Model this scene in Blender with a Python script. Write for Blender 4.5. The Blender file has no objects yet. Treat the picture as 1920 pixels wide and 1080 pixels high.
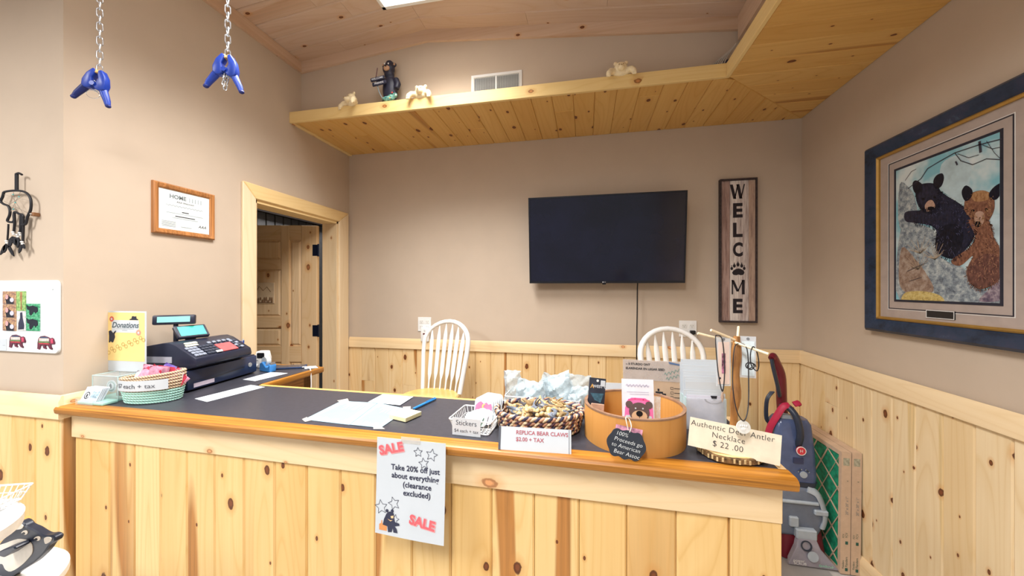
import bpy, bmesh, math, random
from mathutils import Matrix, Vector, Euler
random.seed(7)
PI = math.pi
SC = bpy.context.scene
COL = SC.collection

# ------------------------------------------------------------------ camera
F_PX = 680.0                      # focal length in pixels of a 1920 x 1080 frame
YAW = math.radians(11.47)
CAM_H = 1.505
cd = bpy.data.cameras.new('camera')
cd.sensor_width = 36.0
cd.lens = F_PX / 1920.0 * 36.0
cd.clip_start = 0.02
cam = bpy.data.objects.new('camera', cd)
COL.objects.link(cam)
cam.location = (0, 0, CAM_H)
cam.rotation_euler = (PI / 2, 0, YAW)
SC.camera = cam

# ------------------------------------------------------------------ world, exposure
W = bpy.data.worlds.new('world')
SC.world = W
W.use_nodes = True
W.node_tree.nodes['Background'].inputs[0].default_value = (1.0, 0.985, 0.97, 1)
W.node_tree.nodes['Background'].inputs[1].default_value = 0.48
SC.view_settings.view_transform = 'Standard'
SC.view_settings.look = 'None'
SC.view_settings.exposure = 0.12
SC.view_settings.gamma = 1.0
SC.view_settings.use_curve_mapping = False
LAMP_STRENGTH = 3.0               # glow of the ceiling panel diffusers
LAMP_WATT = (46.0, 112.0, 80.0, 18.0)   # light each panel sends down, cut off at low angles like a louvred fixture

# ------------------------------------------------------------------ measures of the room (metres, origin under the camera)
XL, XR, YB, YF = -2.0, 1.43, 2.788, 1.04      # left wall, right wall, back wall, wall left of the corner
ZR = 1.087                                     # top of the chair rail
ZS, ZST = 2.647, 2.717                         # underside and top of the soffit fascia
YS, XS = 2.142, 0.743                          # soffit fascia planes
YU, XU = 2.25, 0.85                            # upper walls standing on the soffit
ZC = 1.053                                     # counter top
def ceil_z(x): return 3.21 - 0.1 * abs(x + 1.03)

_fw = (-math.sin(YAW), math.cos(YAW)); _rt = (math.cos(YAW), math.sin(YAW))
def _ray(px, py):
    a = (px - 960) / F_PX
    return (_fw[0] + a * _rt[0], _fw[1] + a * _rt[1], (540 - py) / F_PX)
def on_z(px, py, z=ZC):
    r = _ray(px, py); t = (z - CAM_H) / r[2]; return Vector((r[0] * t, r[1] * t, z))
def on_y(px, py, y):
    r = _ray(px, py); t = y / r[1]; return Vector((r[0] * t, y, CAM_H + r[2] * t))
def on_x(px, py, x):
    r = _ray(px, py); t = x / r[0]; return Vector((x, r[1] * t, CAM_H + r[2] * t))

# ------------------------------------------------------------------ mesh helpers
def T(x, y, z): return Matrix.Translation((x, y, z))
def R(ax, deg): return Matrix.Rotation(math.radians(deg), 4, ax)
class B:
    def __init__(s): s.v = []; s.f = []; s.mi = []; s.m = 0
    def add(s, vs, fs, M=None):
        o = len(s.v)
        s.v += [tuple(M @ Vector(p)) if M else tuple(p) for p in vs]
        s.f += [tuple(i + o for i in f) for f in fs]
        s.mi += [s.m] * len(fs)
        return s
    def mat(s, i): s.m = i; return s
    def box(s, x0, x1, y0, y1, z0, z1, M=None):
        v = [(x0,y0,z0),(x1,y0,z0),(x1,y1,z0),(x0,y1,z0),(x0,y0,z1),(x1,y0,z1),(x1,y1,z1),(x0,y1,z1)]
        return s.add(v, [(0,3,2,1),(4,5,6,7),(0,1,5,4),(1,2,6,5),(2,3,7,6),(3,0,4,7)], M)
    def cbox(s, sx, sy, sz, M=None): return s.box(-sx/2, sx/2, -sy/2, sy/2, -sz/2, sz/2, M)
    def prism(s, poly, z0, z1, M=None):            # polygon in xy, counter-clockwise, extruded along z
        n = len(poly)
        v = [(p[0], p[1], z0) for p in poly] + [(p[0], p[1], z1) for p in poly]
        f = [tuple(range(n - 1, -1, -1)), tuple(range(n, 2 * n))]
        f += [(i, (i + 1) % n, n + (i + 1) % n, n + i) for i in range(n)]
        return s.add(v, f, M)
    def vprism(s, poly, y0, y1, M=None):           # polygon in xz, extruded along y
        n = len(poly)
        v = [(p[0], y0, p[1]) for p in poly] + [(p[0], y1, p[1]) for p in poly]
        f = [tuple(range(n)), tuple(range(2 * n - 1, n - 1, -1))]
        f += [((i + 1) % n, i, n + i, n + (i + 1) % n) for i in range(n)]
        return s.add(v, f, M)
    def loft(s, rings, cap=True, closed=False, M=None):
        n = len(rings[0]); k = len(rings)
        v = [p for r in rings for p in r]; f = []
        for j in range(k if closed else k - 1):
            a = j * n; b = ((j + 1) % k) * n
            f += [(a + i, a + (i + 1) % n, b + (i + 1) % n, b + i) for i in range(n)]
        if cap and not closed:
            f += [tuple(range(n - 1, -1, -1)), tuple(range((k - 1) * n, k * n))]
        return s.add(v, f, M)
    def tube(s, pts, r, n=8, closed=False, M=None, flat=1.0):
        pts = [Vector(p) for p in pts]; k = len(pts)
        rr = r if isinstance(r, (list, tuple)) else [r] * k
        tg = []
        for i in range(k):
            a = pts[(i - 1) % k] if (closed or i) else pts[i]
            b = pts[(i + 1) % k] if (closed or i < k - 1) else pts[i]
            d = b - a
            tg.append(d.normalized() if d.length > 1e-9 else Vector((0, 0, 1)))
        u = tg[0].orthogonal().normalized(); rings = []
        for i in range(k):
            u = u - tg[i] * u.dot(tg[i])
            if u.length < 1e-6: u = tg[i].orthogonal()
            u.normalize(); w = tg[i].cross(u)
            rings.append([tuple(pts[i] + rr[i] * (math.cos(2*PI*j/n) * u + flat * math.sin(2*PI*j/n) * w)) for j in range(n)])
        return s.loft(rings, True, closed, M)
    def lathe(s, prof, n=24, M=None, cap=True):
        rings = [[(r * math.cos(2*PI*j/n), r * math.sin(2*PI*j/n), z) for j in range(n)] for r, z in prof]
        return s.loft(rings, cap, False, M)
    def ell(s, c, rad, nu=16, nv=10, M=None):
        if not isinstance(rad, (tuple, list)): rad = (rad,) * 3
        rings = []
        for i in range(nv + 1):
            a = -PI/2 + PI * i / nv; cr = max(math.cos(a), 0.02); z = math.sin(a)
            rings.append([(c[0] + rad[0]*cr*math.cos(2*PI*j/nu), c[1] + rad[1]*cr*math.sin(2*PI*j/nu), c[2] + rad[2]*z) for j in range(nu)])
        return s.loft(rings, True, False, M)
    def sheet(s, poly, y, M=None):                 # flat polygon in xz facing -y
        return s.add([(p[0], y, p[1]) for p in poly], [tuple(range(len(poly)))], M)
    def line(s, pts, w, y, M=None):                # flat stroke in xz facing -y
        for a, b in zip(pts[:-1], pts[1:]):
            d = Vector((b[0]-a[0], b[1]-a[1]))
            if d.length < 1e-7: continue
            d.normalize(); nx, nz = -d.y * w / 2, d.x * w / 2; ex, ez = d.x * w * .3, d.y * w * .3
            s.add([(a[0]-nx-ex, y, a[1]-nz-ez), (b[0]-nx+ex, y, b[1]-nz+ez), (b[0]+nx+ex, y, b[1]+nz+ez), (a[0]+nx-ex, y, a[1]+nz-ez)], [(0,1,2,3)], M)
        return s
    def grid(s, fn, nu, nv, M=None):
        v = [fn(i / nu, j / nv) for j in range(nv + 1) for i in range(nu + 1)]
        f = [(j*(nu+1)+i, j*(nu+1)+i+1, (j+1)*(nu+1)+i+1, (j+1)*(nu+1)+i) for j in range(nv) for i in range(nu)]
        return s.add(v, f, M)
    def mesh(s, name, mats, smooth=None, bevel=0, seg=1, solid=0, sub=0, M=None):
        me = bpy.data.meshes.new(name)
        vs = s.v
        if M is not None:
            Mi = M.inverted(); vs = [tuple(Mi @ Vector(p)) for p in vs]
        me.from_pydata(vs, [], s.f)
        for i, p in enumerate(me.polygons): p.material_index = s.mi[i]
        bm = bmesh.new(); bm.from_mesh(me)
        if solid:
            bmesh.ops.solidify(bm, geom=bm.faces[:], thickness=solid)
        if not solid and all(e.is_manifold for e in bm.edges):
            bmesh.ops.recalc_face_normals(bm, faces=bm.faces[:])
        if bevel:
            es = [e for e in bm.edges if e.is_manifold and e.calc_face_angle(0) > math.radians(35)]
            bmesh.ops.bevel(bm, geom=es, offset=bevel, segments=seg, affect='EDGES', profile=0.5, clamp_overlap=True)
        bm.to_mesh(me); bm.free()
        for m in (mats if isinstance(mats, (list, tuple)) else [mats]): me.materials.append(m)
        if smooth is not None:
            me.shade_smooth(); me.set_sharp_from_angle(angle=math.radians(smooth))
        return me
    def build(s, name, mats, parent=None, M=None, **k):
        me = s.mesh(name, mats, M=M, **k)
        o = bpy.data.objects.new(name, me); COL.objects.link(o)
        if M is not None: o.matrix_basis = M
        if parent: o.parent = parent
        return o
def link(name, me, parent=None, M=None):           # another object on shared mesh data
    o = bpy.data.objects.new(name, me); COL.objects.link(o)
    if M is not None: o.matrix_basis = M
    if parent: o.parent = parent
    return o
def tag(o, label, cat, group=None):
    o['label'] = label; o['category'] = cat
    if group: o['group'] = group
    return o
def thing(name, label, cat, loc=(0, 0, 0), rz=0, group=None, M=None):
    o = bpy.data.objects.new(name, None); COL.objects.link(o)
    o.empty_display_size = 0.05
    o.matrix_basis = M if M is not None else T(*loc) @ R('Z', rz)
    return tag(o, label, cat, group)
def struct(o): o['kind'] = 'structure'; return o
_vf = None
def text_mesh(body, size, mat, align='CENTER', shear=0.0, bold=0.0, spacing=1.0, line=1.0, extrude=0.0):
    cu = bpy.data.curves.new('lettering', 'FONT')
    cu.body = body; cu.size = size; cu.align_x = align; cu.align_y = 'CENTER'
    cu.shear = shear; cu.offset = bold; cu.space_character = spacing; cu.space_line = line
    cu.extrude = extrude; cu.resolution_u = 3
    ob = bpy.data.objects.new('lettering_tmp', cu); COL.objects.link(ob)
    dg = bpy.context.evaluated_depsgraph_get()
    me = bpy.data.meshes.new_from_object(ob.evaluated_get(dg))
    bpy.data.objects.remove(ob); bpy.data.curves.remove(cu)
    me.materials.clear(); me.materials.append(mat)
    return me
def lettering(body, size, mat, parent, x, z, y=-0.0006, M=None, rot=0, **k):   # faces -y in the parent's xz plane
    me = text_mesh(body, size, mat, **k)
    L = (M or Matrix()) @ T(x, y, z) @ R('X', 90) @ R('Z', rot)
    return link('lettering', me, parent, L)
def arc(cx, cz, r, a0, a1, n, rz=None):
    rz = rz or r
    return [(cx + r*math.cos(math.radians(a0 + (a1-a0)*i/n)), cz + rz*math.sin(math.radians(a0 + (a1-a0)*i/n))) for i in range(n + 1)]
def disc(cx, cz, r, n=14, rz=None): return arc(cx, cz, r, 0, 360 - 360/n, n - 1, rz)
def rrect(x0, x1, z0, z1, r, n=4):
    return arc(x1-r, z1-r, r, 0, 90, n) + arc(x0+r, z1-r, r, 90, 180, n) + arc(x0+r, z0+r, r, 180, 270, n) + arc(x1-r, z0+r, r, 270, 360, n)
def spline(pts, n=6, closed=False):
    P_ = [Vector(p) for p in pts]; k = len(P_); out = []
    for i in range(k if closed else k - 1):
        p0 = P_[(i-1) % k] if (closed or i) else P_[0]; p1 = P_[i]; p2 = P_[(i+1) % k]
        p3 = P_[(i+2) % k] if (closed or i + 2 < k) else P_[-1]
        for j in range(n):
            t = j / n
            out.append(tuple(0.5 * ((2*p1) + (p2-p0)*t + (2*p0-5*p1+4*p2-p3)*t*t + (3*p1-p0-3*p2+p3)*t**3)))
    if not closed: out.append(tuple(P_[-1]))
    return out

# ------------------------------------------------------------------ materials (all procedural)
def lin(c):
    return tuple(((v/255)/12.92 if v/255 <= .04045 else ((v/255 + .055)/1.055)**2.4) for v in c) + (1,)
MATS = {}
class NT:
    def __init__(s, name):
        s.m = bpy.data.materials.new(name); s.m.use_nodes = True
        s.t = s.m.node_tree; s.b = s.t.nodes['Principled BSDF']
    def n(s, typ, **k):
        nd = s.t.nodes.new(typ)
        for a, b in k.items(): setattr(nd, a, b)
        return nd
    def l(s, a, b): s.t.links.new(a, b)
    def math(s, op, a, b=None):
        nd = s.n('ShaderNodeMath', operation=op)
        for i, v in enumerate((a, b)):
            if v is None: continue
            if isinstance(v, (int, float)): nd.inputs[i].default_value = v
            else: s.l(v, nd.inputs[i])
        return nd.outputs[0]
    def mix(s, fac, a, b, blend='MIX'):
        nd = s.n('ShaderNodeMix', data_type='RGBA', blend_type=blend)
        for i, v in ((0, fac), (6, a), (7, b)):
            if isinstance(v, (int, float)): nd.inputs[i].default_value = v
            elif isinstance(v, tuple): nd.inputs[i].default_value = v
            else: s.l(v, nd.inputs[i])
        return nd.outputs[2]
    def ramp(s, fac, stops):
        nd = s.n('ShaderNodeValToRGB'); cr = nd.color_ramp
        while len(cr.elements) < len(stops): cr.elements.new(0.5)
        for e, (p, c) in zip(cr.elements, stops): e.position = p; e.color = c if isinstance(c, tuple) else (c, c, c, 1)
        s.l(fac, nd.inputs[0]); return nd.outputs[0]
    def noise(s, vec, scale, detail=3, rough=.55):
        nd = s.n('ShaderNodeTexNoise'); nd.inputs['Scale'].default_value = scale
        nd.inputs['Detail'].default_value = detail; nd.inputs['Roughness'].default_value = rough
        if vec is not None: s.l(vec, nd.inputs['Vector'])
        return nd.outputs[0]
def mat(name, c, rough=.5, metal=0.0, var=.05, scale=30, bump=0.0, trans=0.0, alpha=1.0, emit=None, es=0, coat=0.0, ior=1.45, spec=.5):
    if name in MATS: return MATS[name]
    N = NT(name); co = N.n('ShaderNodeTexCoord').outputs['Object']
    c = lin(c)
    nz = N.noise(co, scale)
    dk = tuple(max(0, v * (1 - var * 2)) for v in c[:3]) + (1,); lt = tuple(min(1, v * (1 + var)) for v in c[:3]) + (1,)
    N.l(N.ramp(nz, [(.3, dk), (.7, lt)]), N.b.inputs['Base Color'])
    N.b.inputs['Roughness'].default_value = rough; N.b.inputs['Metallic'].default_value = metal
    N.b.inputs['IOR'].default_value = ior; N.b.inputs['Specular IOR Level'].default_value = spec
    N.b.inputs['Transmission Weight'].default_value = trans; N.b.inputs['Alpha'].default_value = alpha
    N.b.inputs['Coat Weight'].default_value = coat
    if emit: N.b.inputs['Emission Color'].default_value = lin(emit); N.b.inputs['Emission Strength'].default_value = es
    if bump:
        bp = N.n('ShaderNodeBump'); bp.inputs['Strength'].default_value = bump; bp.inputs['Distance'].default_value = .004
        N.l(N.noise(co, scale * 3), bp.inputs['Height']); N.l(bp.outputs[0], N.b.inputs['Normal'])
    MATS[name] = N.m; return N.m
def pine(name, c, dark=(184, 122, 58), streak=.5, knots=.45, rough=.42, warm=.5, contrast=1.0, axis='Z', knot_c=(88, 44, 22)):
    """knotty board; the grain runs along the local axis, every object gets its own piece of the pattern"""
    N = NT(name)
    co = N.n('ShaderNodeTexCoord').outputs['Object']; oi = N.n('ShaderNodeObjectInfo')
    rnd = oi.outputs['Random']
    off = N.n('ShaderNodeCombineXYZ')
    N.l(N.math('MULTIPLY', rnd, 37.0), off.inputs[0]); N.l(N.math('MULTIPLY', rnd, 11.3), off.inputs[1]); N.l(N.math('MULTIPLY', rnd, 83.0), off.inputs[2])
    add = N.n('ShaderNodeVectorMath', operation='ADD'); N.l(co, add.inputs[0]); N.l(off.outputs[0], add.inputs[1])
    v0 = add.outputs[0]
    if axis != 'Z':                                  # swap so that the length is z
        sp = N.n('ShaderNodeSeparateXYZ'); N.l(v0, sp.inputs[0]); cb = N.n('ShaderNodeCombineXYZ')
        o = sp.outputs
        N.l(o[2] if axis == 'X' else o[0], cb.inputs[0]); N.l(o[1] if axis == 'X' else o[2], cb.inputs[1]); N.l(o[0] if axis == 'X' else o[1], cb.inputs[2])
        v0 = cb.outputs[0]
    def sc(x, y, z):
        mp = N.n('ShaderNodeVectorMath', operation='MULTIPLY'); N.l(v0, mp.inputs[0]); mp.inputs[1].default_value = (x, y, z); return mp.outputs[0]
    c1 = lin(c)
    g1 = N.noise(sc(90, 90, 2.2), 1.0, 4, .6)                       # fine grain
    con = N.noise(sc(6.0, 6.0, .55), 1.0, 1.2, .35)                 # contour lines of a long soft noise: flat-sawn arches
    saw = N.math('FRACT', N.math('MULTIPLY', con, 17.0))
    ring = N.ramp(saw, [(.0, .75), (.10, .18), (.6, .0), (.9, .35), (1, .75)])
    soft = N.noise(sc(5, 5, .35), 1.0, 2)
    mid = tuple(v * k for v, k in zip(c1[:3], (.80, .67, .46))) + (1,)
    col = N.mix(N.math('MULTIPLY', N.ramp(soft, [(.35, 0.0), (.7, 1.0)]), .42 * contrast), c1, mid)
    col = N.mix(N.math('MULTIPLY', ring, .62 * contrast), col, mid)
    col = N.mix(N.math('MULTIPLY', N.ramp(g1, [(.45, 0.0), (.8, 1.0)]), .28 * contrast), col, mid)
    # brown heartwood streaks, on some boards only
    st = N.noise(sc(9, 9, .55), 1.0, 1.0, .4)
    pick = N.ramp(N.noise(sc(1.6, 1.6, .12), 1.0, 0), [(.5, 0.0), (.56, 1.0)])
    sm = N.math('MULTIPLY', N.ramp(st, [(.60, 0.0), (.635, 1.0)]), pick)
    dk = lin(dark)
    col = N.mix(N.math('MULTIPLY', sm, streak), col, N.mix(N.ramp(g1, [(.4, 0.0), (.7, 1.0)]), dk, tuple(v * .62 for v in dk[:3]) + (1,)))
    # knots: dark core, red-brown collar
    sx = N.n('ShaderNodeSeparateXYZ'); N.l(sc(8.5, 1, 5.2), sx.inputs[0])
    cx = N.n('ShaderNodeCombineXYZ'); N.l(sx.outputs[0], cx.inputs[0]); N.l(sx.outputs[2], cx.inputs[1])
    vo = N.n('ShaderNodeTexVoronoi', voronoi_dimensions='2D', feature='F1'); vo.inputs['Scale'].default_value = 1.0; N.l(cx.outputs[0], vo.inputs['Vector'])
    sep = N.n('ShaderNodeSeparateColor'); N.l(vo.outputs['Color'], sep.inputs[0])
    on = N.math('LESS_THAN', sep.outputs[0], knots)
    size = N.math('ADD', N.math('MULTIPLY', N.math('POWER', sep.outputs[1], 2.2), .115), .028)
    dn = N.math('DIVIDE', vo.outputs['Distance'], size)
    dn = N.math('ADD', dn, N.math('MULTIPLY', N.math('SUBTRACT', N.noise(sc(60, 60, 60), 1, 2), .5), .6))
    k1 = N.math('MULTIPLY', N.ramp(dn, [(.80, 1.0), (.95, 0.0)]), on)
    k2 = N.math('MULTIPLY', N.ramp(N.math('MULTIPLY', dn, .4), [(.30, 1.0), (.9, 0.0)]), on)
    col = N.mix(N.math('MULTIPLY', k2, .55), col, lin((206, 146, 78)))
    kc = lin(knot_c)
    col = N.mix(N.math('MULTIPLY', k1, .95), col, N.mix(N.ramp(dn, [(.35, 0.0), (.6, 1.0)]), tuple(v * 1.9 for v in kc[:3]) + (1,), kc))
    # board to board tint
    tint = N.ramp(N.math('FRACT', N.math('MULTIPLY', rnd, 7.13)), [(.0, (1.0, .96, .88, 1)), (.35, (1, 1, 1, 1)), (.7, (.97, .90, .78, 1)), (1.0, (.90, .80, .62, 1))])
    col = N.mix(warm, col, N.mix(1.0, col, tint, 'MULTIPLY'))
    N.l(col, N.b.inputs['Base Color'])
    N.b.inputs['Roughness'].default_value = rough; N.b.inputs['Specular IOR Level'].default_value = .35
    bp = N.n('ShaderNodeBump'); bp.inputs['Strength'].default_value = .12; bp.inputs['Distance'].default_value = .002
    N.l(g1, bp.inputs['Height']); N.l(bp.outputs[0], N.b.inputs['Normal'])
    MATS[name] = N.m; return N.m
def oak(name, c, axis='X'):
    N = NT(name); co = N.n('ShaderNodeTexCoord').outputs['Object']
    mp = N.n('ShaderNodeVectorMath', operation='MULTIPLY'); N.l(co, mp.inputs[0])
    mp.inputs[1].default_value = {'X': (2.5, 110, 110), 'Y': (110, 2.5, 110), 'Z': (110, 110, 2.5)}[axis]
    g = N.noise(mp.outputs[0], 1.0, 5, .65); c1 = lin(c)
    mp2 = N.n('ShaderNodeVectorMath', operation='MULTIPLY'); N.l(co, mp2.inputs[0])
    mp2.inputs[1].default_value = {'X': (1.2, 25, 25), 'Y': (25, 1.2, 25), 'Z': (25, 25, 1.2)}[axis]
    g2 = N.noise(mp2.outputs[0], 1.0, 2)
    d1 = tuple(v * k for v, k in zip(c1[:3], (.42, .33, .22))) + (1,); l1 = tuple(min(1, v * 1.25) for v in c1[:3]) + (1,)
    col = N.mix(N.ramp(g, [(.42, 0.0), (.68, .8)]), N.mix(N.ramp(g2, [(.35, 0.0), (.65, 1.0)]), c1, l1), d1)
    N.l(col, N.b.inputs['Base Color']); N.b.inputs['Roughness'].default_value = .38
    MATS[name] = N.m; return N.m

PAINT = mat('tan_wall_paint', (199, 182, 163), .75, var=.015, scale=6, bump=.03)
CPINE = pine('counter_pine', (240, 210, 152), streak=.9, knots=.46, warm=.8)
WPINE = pine('wainscot_pine', (241, 216, 172), streak=.9, knots=.52, warm=.7)
RPINE = pine('pale_wainscot_pine', (241, 222, 186), dark=(225, 190, 120), streak=.5, knots=.74, warm=.4)
SPINE = pine('soffit_pine', (226, 184, 112), streak=.7, knots=.55, warm=.5)
KPINE = pine('ceiling_pine', (214, 190, 172), streak=.35, knots=.35, warm=.3, contrast=.7)
TRIM = pine('trim_pine', (240, 220, 186), dark=(226, 196, 150), streak=.3, knots=.3, warm=.3, contrast=.6, knot_c=(150, 105, 70))
FASC = pine('fascia_pine', (240, 212, 158), streak=.2, knots=.35, warm=.2, contrast=.6, knot_c=(140, 95, 55))
DPINE = pine('door_pine', (226, 198, 160), dark=(196, 150, 100), streak=.3, knots=.4, warm=.4, contrast=.8, knot_c=(120, 74, 44))
OAK = oak('golden_oak', (168, 112, 38)); OAKY = oak('golden_oak_side', (168, 112, 38), 'Y'); OAKZ = oak('oak_frame', (176, 120, 70), 'Z')
LAMI = mat('dark_laminate', (58, 58, 66), .38, var=.08, scale=60, bump=.02)
WHITE = mat('white_paint', (234, 234, 232), .4, var=.01)
PAPER = mat('white_paper', (202, 210, 217), .7, var=.015, scale=12)
BLACK = mat('black_plastic', (24, 25, 30), .35, var=.08)
INK = mat('black_ink', (32, 32, 40), .7, var=.05)
# ================================================================== the setting
floor_m = mat('grey_floor_tile', (158, 156, 155), .45, var=.05, scale=9)
def slab(name, x0, x1, y0, y1, z0, z1, m): return struct(B().box(x0, x1, y0, y1, z0, z1).build(name, m))
grout = slab('floor', -4.2, 1.55, -2.6, 4.2, -.08, -.004, mat('grout', (190, 188, 184), .8))
tile = B().box(-.148, .148, -.148, .148, -.012, .004).mesh('tile', floor_m, bevel=.0015)
for i in range(14):
    for j in range(18):
        x, y = -2.6 + i * .3 + .12, -2.4 + j * .3 + .05
        if x < 1.3 and y < 2.7 and (y > 1.0 or x > -2): link('tile', tile, grout, T(x, y, -.004))
wall_back = slab('wall_back', XL - .12, XR + .1, YB, YB + .1, 0, ZS + .05, PAINT)
wall_right = slab('wall_right', XR, XR + .1, -2.6, YB, 0, 3.4, PAINT)
wall_left = struct(B().box(XL - .12, XL, YF, 1.872, 0, 3.3).box(XL - .12, XL, 1.872, 2.640, 2.052, 3.3).box(XL - .12, XL, 2.640, YB, 0, 3.3).build('wall_left', PAINT))
wall_front_left = slab('wall_front_left', -4.2, XL - .12, YF, YF + .12, 0, 3.3, PAINT)
wall_upper = slab('wall_upper', XL, XU, YU, YU + .06, ZS + .03, 3.35, PAINT)
wall_upper_right = slab('wall_upper_right', XU, XU + .06, -2.6, YU + .06, ZS + .03, 3.35, PAINT)

# boards: local z = length, local x = width, local y = thickness; groove at both long edges
def board(name, m, w, ln, parent, M, t=.012, ch=.005):
    """M takes local (x width, y thickness towards +y = hidden side, z length) to the world"""
    key = (name, round(w, 3), round(ln, 3), round(t, 4), m.name)
    if key not in BOARDS:
        a = w / 2 - .0006
        prof = [(-a, t), (-a, ch), (-a + ch, 0), (a - ch, 0), (a, ch), (a, t)]
        BOARDS[key] = B().prism(prof, 0, ln).mesh(name, m)
    return link(name, BOARDS[key], parent, M)
BOARDS = {}
WY = YB - .014
k = 0
x = XL
joints = {1: .72, 4: .70, 5: None, 7: .69, 12: .58, 20: .66, 22: .62, 26: .60}
while x < XR - .01:
    w = min(.1265, XR - x)
    cx = x + w / 2
    if joints.get(k):
        board('plank', WPINE, w, joints[k] - .1 - .001, wall_back, T(cx, WY, .1)); board('plank', WPINE, w, 1.01 - joints[k], wall_back, T(cx, WY, joints[k]))
    else: board('plank', WPINE, w, .91, wall_back, T(cx, WY, .1))
    x += w; k += 1
y = YB - .014; k = 0
while y > -.9:
    w = .1235
    M = T(XR - .014, y - w / 2, 0) @ R('Z', -90)
    M = Matrix(((0, 1, 0, XR - .014), (-1, 0, 0, y - w / 2), (0, 0, 1, .1), (0, 0, 0, 1)))
    if k == 2:
        board('plank', RPINE, w, .72, wall_right, M); board('plank', RPINE, w, .19, wall_right, T(0, 0, .721) @ M)
    else: board('plank', RPINE, w, .91, wall_right, M)
    y -= w; k += 1
x = XL + .004
while x > -3.3:
    board('plank', CPINE, .127, .91, wall_front_left, T(x - .0635, YF - .014, .1)); x -= .127
y = YF - .012
while y < 1.70:                                     # boards on the left wall behind the counter
    M = Matrix(((0, -1, 0, XL + .014), (1, 0, 0, y + .0635), (0, 0, 1, .1), (0, 0, 0, 1)))
    board('plank', WPINE, .127, .91, wall_left, M); y += .127
# chair rails, baseboards, casings (local x runs along the length)
def rail(name, m, a, b, out, z0, z1, d, lip=.008):
    """moulding from a to b (xy), standing proud by d along out"""
    a = Vector((a[0], a[1], 0)); b = Vector((b[0], b[1], 0)); o = Vector((out[0], out[1], 0)); L = (b - a).length
    u = (b - a).normalized(); M = Matrix(((u.x, o.x, 0, a.x), (u.y, o.y, 0, a.y), (0, 0, 1, z0), (0, 0, 0, 1)))
    h = z1 - z0
    prof = [(0, 0), (d * .8, 0), (d, .003), (d, h - .022), (d - .005, h - .012), (d - .007, h - .004), (d - .010, h), (0, h)]
    bb = B().loft([[(xx, p[0], p[1]) for p in prof] for xx in (0, L)])
    o = B(); o.v, o.f, o.mi = bb.v, bb.f, bb.mi
    me = o.mesh(name, m, smooth=30); return struct(link(name, me, None, M))
TRX = pine('rail_pine', (240, 218, 180), dark=(226, 190, 140), streak=.3, knots=.3, warm=.3, contrast=.55, axis='X', knot_c=(170, 120, 80))
FSX = pine('fascia_pine_long', (240, 212, 150), dark=(214, 160, 90), streak=.2, knots=.14, warm=.2, contrast=.6, axis='X', knot_c=(150, 100, 56))
FSY = pine('fascia_pine_deep', (240, 212, 150), dark=(214, 160, 90), streak=.2, knots=.14, warm=.2, contrast=.6, axis='Y', knot_c=(150, 100, 56))
rail('trim_1', TRX, (XR, YB - .014), (XL + .016, YB - .014), (0, -1), 1.0, ZR, .014)
rail('trim_2', TRX, (XR - .014, -.9), (XR - .014, YB - .014), (-1, 0), 1.0, ZR, .014)
rail('trim_3', TRX, (-3.3, YF - .014), (XL + .028, YF - .014), (0, -1), 1.0, ZR + .004, .014)
rail('trim_4', TRX, (XL + .014, YF - .0139), (XL + .014, 1.74), (1, 0), 1.0, ZR + .004, .014)
rail('baseboard_back', TRX, (XR, YB - .014), (XL, YB - .014), (0, -1), 0, .105, .014)
rail('baseboard_right', TRX, (XR - .014, -.9), (XR - .014, YB - .014), (-1, 0), 0, .105, .014)
# door casing, jamb, open door, the room beyond
def frame_board(name, poly, x0, x1, m, ax):         # polygon in (y, z) on the left wall
    bb = B(); n = len(poly)
    bb.add([(x0, p[0], p[1]) for p in poly] + [(x1, p[0], p[1]) for p in poly],
           [tuple(range(n)), tuple(range(2*n-1, n-1, -1))] + [((i+1) % n, i, n+i, n+(i+1) % n) for i in range(n)])
    return struct(bb.build(name, m, bevel=.004))
y0, y1, zt = 1.872, 2.640, 2.052; cw = .088
TRY = pine('casing_pine', (244, 216, 160), dark=(226, 180, 110), streak=.2, knots=.3, warm=.3, contrast=.6, axis='Y', knot_c=(190, 140, 80))
frame_board('trim_5', [(y0 - cw, .0), (y0, .0), (y0, zt), (y0 - cw, zt + cw)], XL, XL + .018, TRIM, 0)
frame_board('trim_6', [(y1, .0), (y1 + cw + .03, .0), (y1 + cw + .03, zt + cw), (y1, zt)], XL, XL + .018, TRIM, 0)
frame_board('trim_7', [(y0, zt), (y1, zt), (y1 + cw + .03, zt + cw), (y0 - cw, zt + cw)], XL, XL + .018, TRY, 0)
jam = struct(B().box(XL - .13, XL + .004, y0 - .002, y0 + .018, 0, zt).box(XL - .13, XL + .004, y1 - .018, y1 + .002, 0, zt).build('trim_8', TRIM, bevel=.002))
struct(B().box(XL - .13, XL + .004, y0, y1, zt - .02, zt + .002).build('trim_9', TRY))
# open panel door, hinged at the far jamb, swung into the other room
door = struct(bpy.data.objects.new('door_1', None)); COL.objects.link(door)
door.matrix_basis = T(XL - .135, y1 - .045, .01) @ R('Z', 180 + 13)
DH = 2.0; DWD = .70                                   # local x = width from the hinge, y = thickness (0..-.04 faces the camera side +y)
DP = lambda: B()
rails_z = [(0, .22), (1.02 - .06, 1.02 + .04), (1.12, 1.12 + .0)]
lay = [(0, .115, 0, DH), (DWD - .115, DWD, 0, DH)]
xm0, xm1 = .225, .31                                 # mullion between the narrow and the wide column
fy0, fy1 = 0.0, .038
stiles = [(0, .125), (.22, .287), (.545, DWD)]
for a, b in stiles: B().box(a, b, fy0, fy1, 0, DH).build('stile', DPINE, door, bevel=.004)
rz_ = [(0, .2), (.90, 1.025), (1.176, 1.262), (1.646, 1.723), (1.883, DH)]
cols = [(.125, .22), (.287, .545)]
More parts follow.
